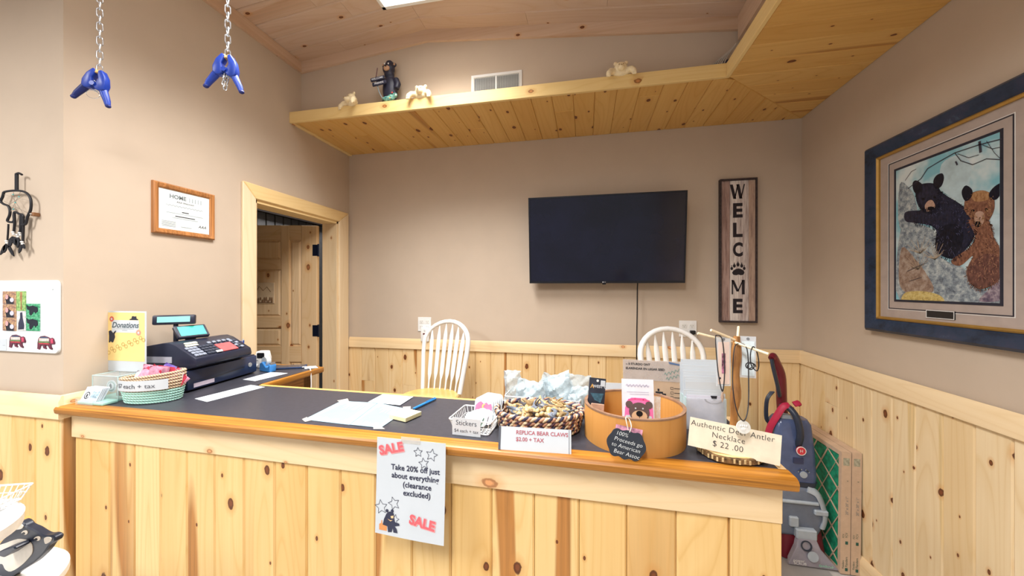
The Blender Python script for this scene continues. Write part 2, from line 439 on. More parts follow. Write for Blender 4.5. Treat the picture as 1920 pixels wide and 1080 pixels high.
DPX = pine('door_rail_pine', (222, 192, 152), dark=(196, 150, 100), streak=.3, knots=.4, warm=.4, contrast=.8, axis='X', knot_c=(120, 74, 44))
for ci, (a, b) in enumerate(cols):
    rzz = [(0, .2), (.90, 1.025), (1.883, DH)] if ci == 0 else rz_
    for (p, q) in rzz: B().box(a, b, fy0, fy1, p, q).build('rail', DPX, door)
    for (p, q) in zip([r[1] for r in rzz[:-1]], [r[0] for r in rzz[1:]]):
        M = T((a + b) / 2, 0, (p + q) / 2)
        w, h = (b - a) / 2, (q - p) / 2
        bb = B().box(-w, w, .012, .026, -h, h)
        e = .018
        def pan(y, i): return [(-w + i, y, -h + i), (w - i, y, -h + i), (w - i, y, h - i), (-w + i, y, h - i)]
        bb.loft([pan(.024, .004), pan(.034, .004 + e)], cap=True)
        pnl = link('panel', bb.mesh('panel', DPINE), door, M)
        if ci == 1 and abs(p - 1.262) < .01:
            carve = B()
            carve.box(-.078, .078, .034, .040, -.085, .085).build('carved_block', mat('carved_pine', (214, 190, 156), .6), pnl, bevel=.003)
            cm = mat('carving_brown', (120, 88, 60), .8)  # raised carving in a brown darker than its block
            bb2 = B()
            for q2 in range(9):
                xx = -.06 + q2 * .015
                bb2.ell((xx, .041, -.055 + .01 * math.sin(q2 * 2.3)), (.007, .003, .018 + .006 * math.cos(q2 * 1.7)), 8, 6)
            bb2.box(-.066, .066, .039, .0415, -.078, -.072)
            bb2.tube([(-.05, .0405, .01), (-.02, .0405, .05), (.01, .0405, .02), (.04, .0405, .055), (.062, .0405, .015)], .002, 6)
            bb2.build('carving', cm, pnl, smooth=60)
HB = mat('blue_black_steel', (26, 34, 58), .35, .6)
for hz in (1.80, 1.15):
    bb = B().box(-.012, .035, .036, .041, hz - .045, hz + .045)
    bb.tube([(-.012, .042, hz - .05), (-.012, .042, hz + .05)], .007)
    bb.build('hinge', HB, door, bevel=.001)
steel = mat('dark_steel_siding', (150, 149, 150), .5, .4)
wb = slab('wall_beyond', -3.32, -3.26, 1.16, 4.1, 0, 3.2, mat('dark_backing', (40, 36, 36), .8))
SID = B().vprism([(-.046, 0), (.046, 0), (.046, 3.1), (-.046, 3.1)], -.012, 0).mesh('siding_panel', steel)
for i in range(26):
    y = 1.2 + i * .11
    link('siding_panel', SID, wb, Matrix(((0, -1, 0, -3.26), (1, 0, 0, y + .055), (0, 0, 1, 0), (0, 0, 0, 1))))
for z_ in (2.28, 2.52): B().box(-3.26, -3.2, 1.2, 4.0, z_, z_ + .05).build('batten', mat('dark_batten', (52, 42, 38), .8), wb)
slab('wall_beyond_end', -3.3, XL - .12, 4.06, 4.12, 0, 3.2, mat('dark_backing', (40, 36, 36), .8))
slab('wall_beyond_near', -3.3, XL - .12, YF + .12, YF + .16, 0, 3.2, mat('dark_backing', (40, 36, 36), .8))
slab('ceiling_beyond', -3.3, XL - .12, 1.16, 4.1, 3.2, 3.25, mat('dark_backing', (40, 36, 36), .8))
slab('wall_beyond_side', XL - .12, XL - .06, YB + .1, 4.1, 0, 3.2, mat('dark_backing', (40, 36, 36), .8))

# ceiling: low gable, ridge along y at x = -1.03
RX = -1.03
cb = B()
cb.add([(-4.2, -2.6, ceil_z(-4.2) + .014), (RX, -2.6, 3.224), (XU + .06, -2.6, ceil_z(XU + .06) + .014), (-4.2, 2.3, ceil_z(-4.2) + .014), (RX, 2.3, 3.224), (XU + .06, 2.3, ceil_z(XU + .06) + .014)],
       [(0, 3, 4, 1), (1, 4, 5, 2)])
ceiling = struct(cb.build('ceiling', KPINE, solid=.06))
random.seed(3)
def ceil_plank(x0, x1, yc, w):
    zc0 = ceil_z((x0 + x1) / 2); s = .1 if x1 <= RX + .01 else -.1
    L = math.hypot(x1 - x0, (x1 - x0) * s)
    ux, uz = (x1 - x0) / L, (x1 - x0) * s / L
    # local z (length) -> (ux,0,uz); local x (width) -> y; local y (hidden side) -> up
    M = Matrix(((0, -uz, ux, x0), (1, 0, 0, yc), (0, ux, uz, ceil_z(x0)), (0, 0, 0, 1)))
    board('plank', KPINE, w, L - .0012, ceiling, M, t=.012, ch=.006)
for r in range(9):
    yc = YU - .0635 - r * .127
    cuts = [XL] + ([[-1.62], [], [-1.4], [-1.55], [], [-1.3], [], [-1.6], []][r]) + [RX]
    for a, b in zip(cuts[:-1], cuts[1:]): ceil_plank(a, b, yc, .127)
    cuts = [RX] + ([[-.35], [.12], [-.6, .5], [], [.3], [-.2], [], [.2], []][r]) + [XU]
    for a, b in zip(cuts[:-1], cuts[1:]): ceil_plank(a, b, yc, .127)
# flat crown boards under the ceiling
struct(B().vprism([(XL, ceil_z(XL) - .075), (RX, ceil_z(RX) - .075), (XU, ceil_z(XU) - .075), (XU, ceil_z(XU)), (RX, ceil_z(RX)), (XL, ceil_z(XL))], YU - .018, YU).build('trim_10', pine('crown_pine', (216, 188, 164), streak=.2, knots=.3, warm=.2, contrast=.6, axis='X')))
struct(B().box(XL, XL + .018, YF, YU - .018, ceil_z(XL) - .075, ceil_z(XL)).build('trim_11', pine('crown_pine_deep', (216, 188, 164), streak=.2, knots=.3, warm=.2, contrast=.6, axis='Y')))
struct(B().box(XU - .018, XU, -1.5, YU - .018, ceil_z(XU) - .135, ceil_z(XU)).build('trim_12', MATS['crown_pine_deep']))
# soffit: boarded underside, ledge and fascia
sof = struct(B().prism([(XL, YS + .02), (XS + .02, YS + .02), (XS + .02, -2.6), (XR, -2.6), (XR, YB), (XL, YB)], ZS + .016, ZS + .04).build('ceiling_soffit', SPINE))
def miter_y(x): return YS + (x - XS) * (YB - YS) / (XR - XS)
def miter_x(y): return XS + (y - YS) * (XR - XS) / (YB - YS)
def soffit_plank(poly, along, m=SPINE, joint=0):
    cx = sum(p[0] for p in poly) / len(poly); cy = sum(p[1] for p in poly) / len(poly)
    # inset top of the groove
    M = Matrix(((1, 0, 0, cx), (0, 0, 1, cy), (0, -1, 0, ZS), (0, 0, 0, 1))) if along == 'Y' else Matrix(((0, 0, 1, cx), (1, 0, 0, cy), (0, 1, 0, ZS), (0, 0, 0, 1)))
    B().prism(poly, ZS + .002, ZS + .016).build('plank', m, sof, M, bevel=.004)
x = XL + .03; k = 0
while x < XR - .02:
    x1 = min(x + .1265, XR); lo0 = YS + .021 if x <= XS else miter_y(x) ; lo1 = YS + .021 if x1 <= XS else miter_y(x1)
    g = .0006
    pl = [(x + g, lo0), (x1 - g, lo1), (x1 - g, YB), (x + g, YB)]
    if x1 >= XR - .02: pl = [(x + g, lo0), (XR, YB), (x + g, YB)]
    cut = {2: 2.45, 9: 2.5, 14: 2.37, 18: 2.28}.get(k)
    if cut and lo0 < cut:
        soffit_plank([(x + g, lo0), (x1 - g, lo1), (x1 - g, cut), (x + g, cut)], 'Y'); soffit_plank([(x + g, cut + .001), (x1 - g, cut + .001), (x1 - g, YB), (x + g, YB)], 'Y')
    else: soffit_plank(pl, 'Y')
    x = x1; k += 1
y = YB; k = 0
while y > -1.0:
    y1_ = y - .1265; g = .0006
    lo0 = XS + .021 if y <= YS else miter_x(y); lo1 = XS + .021 if y1_ <= YS else miter_x(y1_)
    pl = [(lo1, y1_ + g), (XR, y1_ + g), (XR, y - g), (lo0, y - g)]
    if lo0 > XR - .01: pl = [(lo1, y1_ + g), (XR, y1_ + g), (XR, y)]
    soffit_plank(pl, 'X'); y = y1_; k += 1
struct(B().box(XL, XS + .02, YS, YS + .02, ZS - .004, ZST).build('trim_13', FSX, bevel=.002))
struct(B().box(XS, XS + .02, -1.4, YS, ZS - .004, ZST).build('trim_14', FSY, bevel=.002))
struct(B().box(XL, XU, YS + .02, YU, ZST - .02, ZST - .002).build('trim_15', FSX))
struct(B().box(XS + .02, XU, -1.4, YS + .02, ZST - .02, ZST - .002).build('trim_16', FSY))
struct(B().box(XL, XL + .028, YS + .02, YB, ZS - .006, ZS + .012).build('trim_17', FSY, bevel=.002))

# ceiling panel lights (one shows at the top edge of the picture, two hang behind the viewer, one is added beyond the door)
diff = mat('lit_diffuser', (255, 255, 255), .5, emit=(255, 250, 244), es=LAMP_STRENGTH)
def panel_light(x, y, lx, ly, label, z, k):
    t = thing('ceiling_light', label, 'light', (x, y, z), group='ceiling panel lights')
    B().box(-lx/2, lx/2, -ly/2, ly/2, -.012, 0).box(-lx/2, -lx/2 + .02, -ly/2, ly/2, -.03, -.012).box(lx/2 - .02, lx/2, -ly/2, ly/2, -.03, -.012).box(-lx/2, lx/2, -ly/2, -ly/2 + .02, -.03, -.012).box(-lx/2, lx/2, ly/2 - .02, ly/2, -.03, -.012).build('frame', WHITE, t)
    B().box(-lx/2 + .02, lx/2 - .02, -ly/2 + .02, ly/2 - .02, -.026, -.014).build('diffuser', diff, t)
    ld = bpy.data.lights.new('panel_lamp', 'AREA'); ld.shape = 'RECTANGLE'; ld.size = lx - .06; ld.size_y = ly - .06
    ld.energy = LAMP_WATT[k]; ld.color = (1.0, .985, .968); ld.spread = math.radians((120, 160, 160, 150)[k])
    lo = bpy.data.objects.new('panel_lamp', ld); COL.objects.link(lo); lo.location = (0, 0, -.029); lo.parent = t
    return t
panel_light(-.86, 1.33, .61, 1.22, 'white panel light on the pine ceiling at the top edge', ceil_z(-.5) + .012, 0)
panel_light(-.25, -.75, .61, 1.22, 'white ceiling panel light behind the viewer near the ridge', ceil_z(-.5) + .012, 1)
panel_light(-2.6, -.9, .61, 1.22, 'white ceiling panel light behind the viewer above the shop floor', ceil_z(-2.9) - .02, 2)
panel_light(-2.75, 3.3, .4, .8, 'small unseen panel light added to brighten the room behind the door', 3.19, 3)  # unseen lamp, added to brighten the slats and room beyond
# ================================================================== counter
CA = -0.93
CL = 2.477                                            # length of the counter
cbase = thing('service_counter', 'long knotty pine counter base with vertical boards and pale apron board', 'counter', (-1.985, 1.006, 0), CA)
seams = [.012, .10, .197, .325, .45, .575, .70, .826, .953, 1.08, 1.207, 1.334, 1.46, 1.587, 1.714, 1.841, 1.967, 2.094, 2.219, 2.345]
for a, b in zip(seams[:-1], seams[1:]): board('plank', CPINE, b - a, .93, cbase, T((a + b) / 2, .052, .0), t=.014)
board('corner_board', CPINE, 2.461 - 2.3455, .93, cbase, T((2.3455 + 2.461) / 2, .046, 0), t=.02, ch=.002)
B().box(.012, 2.461, .042, .052, .922, 1.022).build('apron_board', TRX, cbase, bevel=.002)
B().box(.016, 2.458, .067, .36, .02, 1.022).build('carcass', mat('counter_carcass', (176, 140, 90), .7), cbase)
B().box(.02, .44, .36, .80, .92, 1.022).build('return_apron', oak('oak_apron', (176, 118, 52), 'Y'), cbase)
B().box(.38, .44, .74, .80, 0, 1.02).build('leg', OAKZ, cbase, bevel=.004)
ctop = thing('countertop', 'dark laminate countertop edged in golden oak with a return along the wall', 'countertop', (-1.985, 1.006, 0), CA)
Z0, Z1 = 1.0225, ZC
B().prism([(.0, .055), (CL - .02, .055), (CL - .02, .418), (.475, .418), (.475, .815), (.0, .815)], Z0 + .003, Z1 - .0004).build('laminate', LAMI, ctop)
def nosing(L):
    pr = [(0, -.012), (.002, -.020), (.008, -.024), (.055, -.024), (.055, .0), (.012, .0), (.004, -.003), (.0, -.008)]
    return [[(xx, p[0], Z1 + p[1] * 1.27) for p in pr] for xx in (0, L)]
B().loft(nosing(CL)).build('front_edge', OAK, ctop, smooth=30)
EDG = pine('ply_edge', (226, 178, 104), streak=.2, knots=.1, warm=.1, contrast=.6, axis='X')
B().box(.49, CL - .02, .418, .436, Z0, Z1 + .0005).build('back_edge', EDG, ctop, bevel=.002)
B().box(CL - .02, CL, .0545, .436, Z0, Z1 + .0005).build('side_edge', pine('ply_edge_deep', (226, 196, 150), streak=.2, knots=.1, warm=.1, contrast=.6, axis='Y'), ctop, bevel=.002)
B().box(.475, .50, .436, .83, Z0, Z1).build('return_edge', OAKY, ctop, bevel=.006, seg=2, smooth=40)
B().box(.0, .475, .815, .835, Z0, Z1).build('return_end', OAK, ctop, bevel=.005)

# ================================================================== bow-back bar chairs
def bar_chair(label, x, y, rz):
    """local -y is the front of the seat; the bow stands at +y"""
    t = thing('bar_chair', label, 'chair', (x, y, 0), rz, 'white bow-back bar chairs behind the counter')
    sz = .765
    oakseat = mat('honey_seat', (228, 184, 112), .3, var=.1, scale=14)
    B().lathe([(.02, -.03), (.17, -.03), (.195, -.018), (.2, 0), (.19, .008), (.1, .002), (.01, .0)], 28, T(0, 0, sz) @ Matrix.Diagonal((1, .98, 1, 1))).build('seat', oakseat, t, smooth=40)
    # bow
    def back(u, z): return (u, .135 + .03 * (1 - (u / .19) ** 2) + (z - sz) * .22, z)
    half = .185; pts = []
    zt = 1.255
    prof = [(-.155, sz - .005), (-.168, sz + .12), (-.183, sz + .26), (-.186, sz + .34)] + [(-.186 * math.cos(a), sz + .34 + (zt - sz - .34) * math.sin(a)) for a in [PI * i / 14 for i in range(1, 14)]] + [(.186, sz + .34), (.183, sz + .26), (.168, sz + .12), (.155, sz - .005)]
    B().tube([back(u, z) for u, z in prof], .0155, 10, flat=1.15).build('bow', WHITE, t, smooth=60)
    for i in range(6):
        u0 = -.112 + i * .0448; u1 = u0 * 1.22
        zb = sz + .34 + (zt - sz - .34) * math.sqrt(max(0, 1 - (u1 / .186) ** 2))
        h = zb - sz
        rings = []
        for f, w, d in ((0, .006, .006), (.14, .0065, .0065), (.24, .0155, .0065), (.3, .0165, .006), (.74, .0165, .006), (.80, .0155, .006), (.95, .005, .005), (1.0, .005, .005)):
            p = back(u0 + (u1 - u0) * f, sz + h * f)
            rings.append([(p[0] + w * math.cos(2*PI*j/8), p[1] + d * math.sin(2*PI*j/8), p[2]) for j in range(8)])
        B().loft(rings).build('spindle', WHITE, t, smooth=50)
    for sx in (-1, 1):
        for sy in (-1, 1):
            p0 = Vector((sx * .11, sy * .11, sz - .03)); p1 = Vector((sx * .19, sy * .19, 0))
            q = [p0.lerp(p1, f) for f in (0, .15, .3, .5, .75, 1)]
            B().tube(q, [.014, .018, .021, .019, .015, .012], 10).build('leg', WHITE, t, smooth=60)
    f = .62; e = .11 + .08 * f; zz = (sz - .03) * (1 - f)
    for k in range(4):
        a = [(-e, -e), (e, -e), (e, e), (-e, e)]
        p, q = a[k], a[(k + 1) % 4]; dz = .05 * (k % 2)
        B().tube([(p[0], p[1], zz + dz), (q[0], q[1], zz + dz)], .010, 8).build('stretcher', WHITE, t, smooth=60)
    return t
bar_chair('white bow-back chair with honey wooden seat below the wall socket left of the television', -1.045, 2.31, -10)
bar_chair('white bow-back chair behind the cardboard and brochures, below the welcome sign', .54, 2.10, 10)

# ================================================================== television
tv = thing('television', 'large black flat television tilted on the back wall', 'television', M=T(.1305, 2.685, 1.54) @ R('X', 6))
hw, hh = .54, .625
TVB = mat('tv_bezel', (30, 32, 40), .3, .3); 
B().box(-hw, hw, .0, .035, 0, hh).build('back_shell', BLACK, tv, bevel=.004)
bz = B(); e = .009
for a in ((-hw, -hw + e, 0, hh), (hw - e, hw, 0, hh), (-hw + e, hw - e, hh - e, hh), (-hw + e, hw - e, 0, .016)): bz.box(a[0], a[1], -.006, .002, a[2], a[3])
bz.build('bezel', TVB, tv)
N = NT('tv_glass'); N.b.inputs['Base Color'].default_value = lin((16, 17, 34)); N.b.inputs['Roughness'].default_value = .12; N.b.inputs['Specular IOR Level'].default_value = .42
N.l(N.ramp(N.noise(N.n('ShaderNodeTexCoord').outputs['Object'], 3), [(.3, lin((14, 15, 32))), (.7, lin((22, 24, 48)))]), N.b.inputs['Base Color'])
B().box(-hw + e, hw - e, -.003, .001, .016, hh - e).build('screen', N.m, tv)
B().box(-.012, .012, -.004, .012, -.010, .002).build('sensor', BLACK, tv)
LOGO = mat('silver_print', (190, 190, 196), .4)
g = B().sheet(disc(-.009, .008, .0042, 12), -.0065); g.build('logo', LOGO, tv)
lettering('LG', .011, LOGO, tv, .004, .008, -.0066)
B().box(-.1, .1, .035, .085, .2, .42).build('wall_mount', BLACK, tv)
cord = [(.30, .03, .02), (.30, .04, -.05), (.303, .05, -.2), (.30, .055, -.36), (.296, .06, -.55), (.31, .05, -.8)]
tvc = B().tube(spline([tuple(tv.matrix_basis @ Vector(p)) for p in [(.235, .03, .02), (.233, .035, -.06), (.232, .02, -.2), (.229, .0, -.36), (.226, -.03, -.48), (.226, -.03, -.8)]], 6), .0042, 8).build('power_cord', BLACK, tv, smooth=60); tvc.matrix_parent_inverse = tv.matrix_basis.inverted()

# ================================================================== WELCOME board
wl = thing('welcome_sign', 'tall rustic whitewashed WELCOME board with a bear paw for the O', 'sign', (1.0315, 2.785, 1.266))
sw, sh = .1165, .993
FRM = mat('dark_rustic_frame', (66, 54, 54), .7, var=.3, scale=60)
fr = B()
for a in ((-sw, -sw + .009, 0, sh), (sw - .009, sw, 0, sh), (-sw + .009, sw - .009, 0, .012), (-sw + .009, sw - .009, sh - .012, sh)): fr.box(a[0], a[1], -.034, 0, a[2], a[3])
fr.build('frame', FRM, wl)
def rustic(name, c, d):
    N = NT(name); co = N.n('ShaderNodeTexCoord').outputs['Object']
    mp = N.n('ShaderNodeVectorMath', operation='MULTIPLY'); N.l(co, mp.inputs[0]); mp.inputs[1].default_value = (60, 60, 5)
    nz = N.noise(mp.outputs[0], 1, 5, .7)
    mp2 = N.n('ShaderNodeVectorMath', operation='MULTIPLY'); N.l(co, mp2.inputs[0]); mp2.inputs[1].default_value = (150, 150, 14)
    n2 = N.noise(mp2.outputs[0], 1, 3, .6)
    col = N.mix(N.ramp(nz, [(.42, 0.0), (.66, 1.0)]), lin(c), lin(d)); col = N.mix(N.ramp(n2, [(.6, 0.0), (.75, .6)]), col, lin((96, 76, 74)))
    N.l(col, N.b.inputs['Base Color']); N.b.inputs['Roughness'].default_value = .8; return N.m
slc = [(rustic('washed_brown', (176, 148, 138), (128, 98, 90)), -.1075, -.052), (rustic('washed_white', (226, 216, 208), (180, 164, 158)), -.051, .016), (rustic('washed_grey', (212, 200, 194), (160, 140, 134)), .017, .066), (rustic('washed_tan', (190, 162, 142), (150, 122, 110)), .067, .1075)]
for m, a, b in slc: B().box(a, b, -.022, -.004, .012, sh - .012).build('slat', m, wl, bevel=.001)
LT = mat('dark_lettering', (38, 30, 36), .7, var=.1)
zz = [.905, .775, .64, .505, None, .245, .115]
for ch, z_ in zip('WELC ME', zz):
    if z_ is None: continue
    if ch in 'WM':
        st_ = [((-.041, .05), (-.019, -.05), .019), ((-.019, -.05), (.0, .05), .008), ((.0, .05), (.019, -.05), .019), ((.019, -.05), (.041, .05), .008)] if ch == 'W' else [((-.034, -.05), (-.034, .05), .009), ((-.032, .048), (.0, -.03), .017), ((.0, -.03), (.032, .048), .008), ((.034, -.05), (.034, .05), .018)]
        lb_ = B()
        for p_, q_, w_ in st_:
            if abs(p_[0] - q_[0]) < .001: lb_.sheet([(p_[0] - w_/2, p_[1]), (p_[0] + w_/2, p_[1]), (p_[0] + w_/2, q_[1]), (p_[0] - w_/2, q_[1])], 0)
            else: lb_.sheet([(p_[0] - w_/2, p_[1]), (q_[0] - w_/2, q_[1]), (q_[0] + w_/2, q_[1]), (p_[0] + w_/2, p_[1])], 0)
        lo_ = lb_.build('lettering', LT, wl); lo_.location = (-.002, -.0226, z_); continue
    me = text_mesh(ch, .135, LT, bold=.0055)
    w_ = {'W': 1.0, 'E': .78, 'L': .78, 'C': .8, 'M': 1.0}[ch] * .078
    xs = [v.co.x for v in me.vertices]; ys = [v.co.y for v in me.vertices]
    cx_, cy_ = (min(xs) + max(xs)) / 2, (min(ys) + max(ys)) / 2; sx_ = w_ / (max(xs) - min(xs)); sy_ = .100 / (max(ys) - min(ys))
    for v in me.vertices: v.co.x = (v.co.x - cx_) * sx_; v.co.y = (v.co.y - cy_) * sy_
    link('lettering', me, wl, T(-.002, -.0226, z_) @ R('X', 90))
pw = B(); pc = .372
pw.sheet([(-.030, pc - .042), (-.012, pc - .045), (.002, pc - .040), (.016, pc - .045), (.032, pc - .042), (.040, pc - .028), (.034, pc - .012), (.018, pc - .002), (.002, pc + .002), (-.014, pc - .002), (-.030, pc - .012), (-.038, pc - .028)], -.0226)
for dx, dz, r in ((-.040, .002, .0085), (-.024, .020, .0095), (-.001, .028, .0098), (.022, .020, .0095), (.038, .002, .0085)):
    pw.sheet(disc(dx, pc + dz, r, 12, r * 1.35), -.0226)
    pw.sheet([(dx - .004, pc + dz + .013), (dx + .004, pc + dz + .013), (dx + dx * .06, pc + dz + .026)], -.0227)
pw.build('paw_print', LT, wl)

# ================================================================== framed print on the right wall (local x runs towards the camera, z up, -y into the room)
PX = XR
pic = thing('framed_picture', 'large blue framed wildlife print of two bear cubs on the right wall', 'picture', M=Matrix(((0, 1, 0, PX), (-1, 0, 0, 1.79), (0, 0, 1, 1.75), (0, 0, 0, 1))))
def pl(px, py):                                       # a point on the wall, in the frame of the picture
    p = on_x(px, py, PX - .022); return (1.79 - p.y, p.z - 1.75)
FW, FH = .382, .4575
bf = NT('blue_frame'); co = bf.n('ShaderNodeTexCoord').outputs['Object']
bf.l(bf.ramp(bf.noise(co, 14, 5, .7), [(.3, lin((24, 32, 48))), (.5, lin((42, 58, 82))), (.62, lin((54, 60, 84))), (.8, lin((76, 108, 130)))]), bf.b.inputs['Base Color']); bf.b.inputs['Roughness'].default_value = .42
def mitred(w, h, prof):                              # prof: (inset, y) pairs, closed
    bb = B()
    cs = [(-1, -1), (1, -1), (1, 1), (-1, 1)]
    rings = [[(sx * (w - i), y, sz * (h - i)) for i, y in prof] for sx, sz in cs]
    return bb.loft(rings, closed=True)
mitred(FW, FH, [(0, 0), (0, -.03), (.012, -.042), (.035, -.036), (.055, -.030), (.062, -.022), (.062, 0)]).build('outer_frame', bf.m, pic, smooth=35)
mitred(FW - .062, FH - .062, [(0, 0), (0, -.026), (.006, -.030), (.013, -.024), (.013, 0)]).build('gilt_slip', mat('gilt', (190, 150, 78), .35, .5), pic)
MAT1 = mat('taupe_mat_board', (178, 164, 156), .9, var=.04, scale=20)
B().box(-FW + .075, FW - .075, -.016, -.004, -FH + .075, FH - .075).build('mat_board', MAT1, pic)
aw, x_c = .2155, -.0; ah = .298; ac = .007
mitred(aw + .042, ah + .044, [(0, -.0160), (0, -.0172), (.0035, -.0172), (.0035, -.0160)]).build('mat_line', mat('black_mat_core', (40, 42, 56), .6), pic)
mitred(aw + .046, ah + .048, [(0, -.0160), (0, -.0170), (.002, -.0170), (.002, -.0160)]).build('mat_bevel', WHITE, pic)
mitred(aw + .010, ah + .010, [(0, -.0160), (0, -.0176), (.010, -.0172), (.010, -.0160)]).build('inner_mat', MATS['black_mat_core'], pic)
sky = NT('print_sky'); co = sky.n('ShaderNodeTexCoord').outputs['Object']
sky.l(sky.mix(sky.ramp(sky.noise(co, 5.5, 4), [(.42, 0.0), (.6, 1.0)]), lin((132, 190, 205)), lin((214, 226, 228))), sky.b.inputs['Base Color']); sky.b.inputs['Roughness'].default_value = .25
art = B().box(-aw, aw, -.0168, -.016, -ah, ah).build('print', sky.m, pic)
def fur(name, a, b, sc=70):
    N = NT(name); co = N.n('ShaderNodeTexCoord').outputs['Object']
    mp = N.n('ShaderNodeVectorMath', operation='MULTIPLY'); N.l(co, mp.inputs[0]); mp.inputs[1].default_value = (sc * 1.6, 1, sc * .7)
    N.l(N.mix(N.ramp(N.noise(mp.outputs[0], 1, 5, .7), [(.35, 0.0), (.68, 1.0)]), lin(a), lin(b)), N.b.inputs['Base Color']); N.b.inputs['Roughness'].default_value = .3; return N.m
def rock(name, cs, sc=45):
    N = NT(name); co = N.n('ShaderNodeTexCoord').outputs['Object']
    N.l(N.ramp(N.noise(co, sc, 6, .75), [(.3, lin(cs[0])), (.45, lin(cs[1])), (.58, lin(cs[2])), (.75, lin(cs[3]))]), N.b.inputs['Base Color']); N.b.inputs['Roughness'].default_value = .3; return N.m
BLK, BLK2 = fur('print_black_fur', (22, 24, 36), (52, 54, 78)), fur('print_dark_fur', (14, 15, 24), (34, 36, 52))
BRN, BRN2, BRN3 = fur('print_brown_fur', (96, 62, 50), (160, 114, 90)), fur('print_dark_brown_fur', (70, 46, 44), (134, 92, 80)), fur('print_golden_fur', (140, 96, 62), (196, 156, 112))
RK, RK2, RK3 = rock('print_lichen_rock', [(70, 78, 92), (128, 140, 150), (176, 186, 188), (214, 214, 206)]), rock('print_brown_rock', [(104, 84, 74), (146, 122, 106), (172, 154, 140), (190, 186, 180)], 40), rock('print_yellow_lichen', [(120, 104, 70), (190, 166, 96), (214, 196, 130), (150, 160, 160)], 60)
TAN, NOSE = mat('print_muzzle', (190, 158, 140), .3, var=.1, scale=120), mat('print_nose', (24, 22, 28), .3)
cl_m = mat('print_cloud', (190, 214, 222), .3, var=.12, scale=18)
_d = [-.0170]
def art_px(pts, m, sm=4):                             # outline given on the 756 x 1080 study crop of the print
    q = [pl(1640 + a / 2.7, 220 + b / 2.7) for a, b in pts]
    if sm: q = [(p[0], p[1]) for p in spline([(a, b, 0) for a, b in q], sm, True)]
    q = [(max(-aw, min(aw, a)), max(-ah, min(ah, b))) for a, b in q]
    _d[0] -= .00004
    return q, _d[0], m
art_parts = []
def ap(pts, m, sm=4, name='print_shape'): q, d, m = art_px(pts, m, sm); B().sheet(q[::-1] if False else q, d).build(name, m, art)
ap([(330, 240), (420, 190), (480, 240), (470, 330), (440, 430), (380, 400), (330, 360)], cl_m)
ap([(580, 510), (640, 500), (700, 560), (700, 700), (600, 660)], cl_m)
ap([(120, 340), (170, 360), (200, 420), (210, 560), (120, 560)], RK)
ap([(130, 540), (180, 535), (250, 550), (300, 590), (310, 680), (360, 730), (440, 760), (500, 850), (560, 870), (640, 790), (700, 750), (720, 960), (120, 960)], RK)
ap([(130, 660), (200, 720), (260, 800), (290, 880), (200, 900), (120, 850)], RK2)
ap([(560, 880), (640, 800), (720, 740), (720, 880), (620, 930), (520, 930)], rock('print_violet_rock', [(70, 62, 84), (112, 98, 116), (160, 148, 156), (190, 186, 190)], 40))
ap([(145, 890), (230, 880), (320, 900), (330, 940), (140, 945)], RK3)
# black cub
ap([(150, 480), (230, 470), (300, 460), (320, 380), (360, 400), (440, 450), (495, 520), (500, 590), (470, 650), (400, 715), (330, 700), (300, 660), (310, 590), (280, 550), (200, 535), (150, 525)], BLK)
ap([(320, 560), (400, 540), (440, 580), (430, 660), (380, 710), (320, 690), (300, 640)], BLK2)
ap([(200, 360), (230, 338), (290, 335), (325, 370), (330, 430), (300, 475), (250, 482), (210, 440)], BLK)
ap([(187, 330), (205, 320), (235, 342), (225, 380), (200, 385), (187, 360)], BLK2); ap([(290, 325), (305, 295), (335, 284), (344, 310), (330, 350), (300, 362)], BLK2)
ap([(247, 450), (262, 425), (285, 420), (300, 450), (285, 468), (258, 478)], TAN); ap([(262, 456), (284, 452), (296, 460), (282, 472), (266, 470)], NOSE)
ap([(232, 412), (242, 408), (248, 416), (238, 420)], NOSE); ap([(290, 402), (300, 400), (304, 408), (294, 411)], NOSE)
# brown cub
ap([(470, 520), (560, 520), (585, 560), (600, 620), (645, 680), (660, 740), (640, 800), (590, 850), (520, 870), (470, 830), (460, 770), (490, 700), (430, 750), (385, 740), (390, 715), (470, 660), (500, 600)], BRN)
ap([(480, 740), (560, 690), (640, 720), (650, 780), (600, 840), (530, 868), (475, 840), (462, 790)], BRN2)
ap([(450, 420), (480, 385), (540, 370), (590, 395), (600, 450), (585, 500), (550, 545), (510, 550), (470, 500), (448, 470)], BRN)
ap([(480, 390), (540, 370), (580, 392), (560, 420), (500, 425)], BRN3)
ap([(435, 370), (455, 345), (485, 365), (485, 400), (455, 425), (437, 400)], BLK2); ap([(572, 385), (600, 350), (637, 333), (636, 375), (610, 415), (580, 415)], BLK2)
ap([(500, 490), (520, 475), (545, 485), (545, 530), (520, 550), (500, 530)], TAN); ap([(500, 532), (520, 526), (534, 538), (520, 556), (504, 552)], NOSE)
ap([(482, 470), (494, 466), (500, 474), (488, 480)], NOSE); ap([(552, 462), (564, 460), (568, 468), (556, 474)], NOSE)
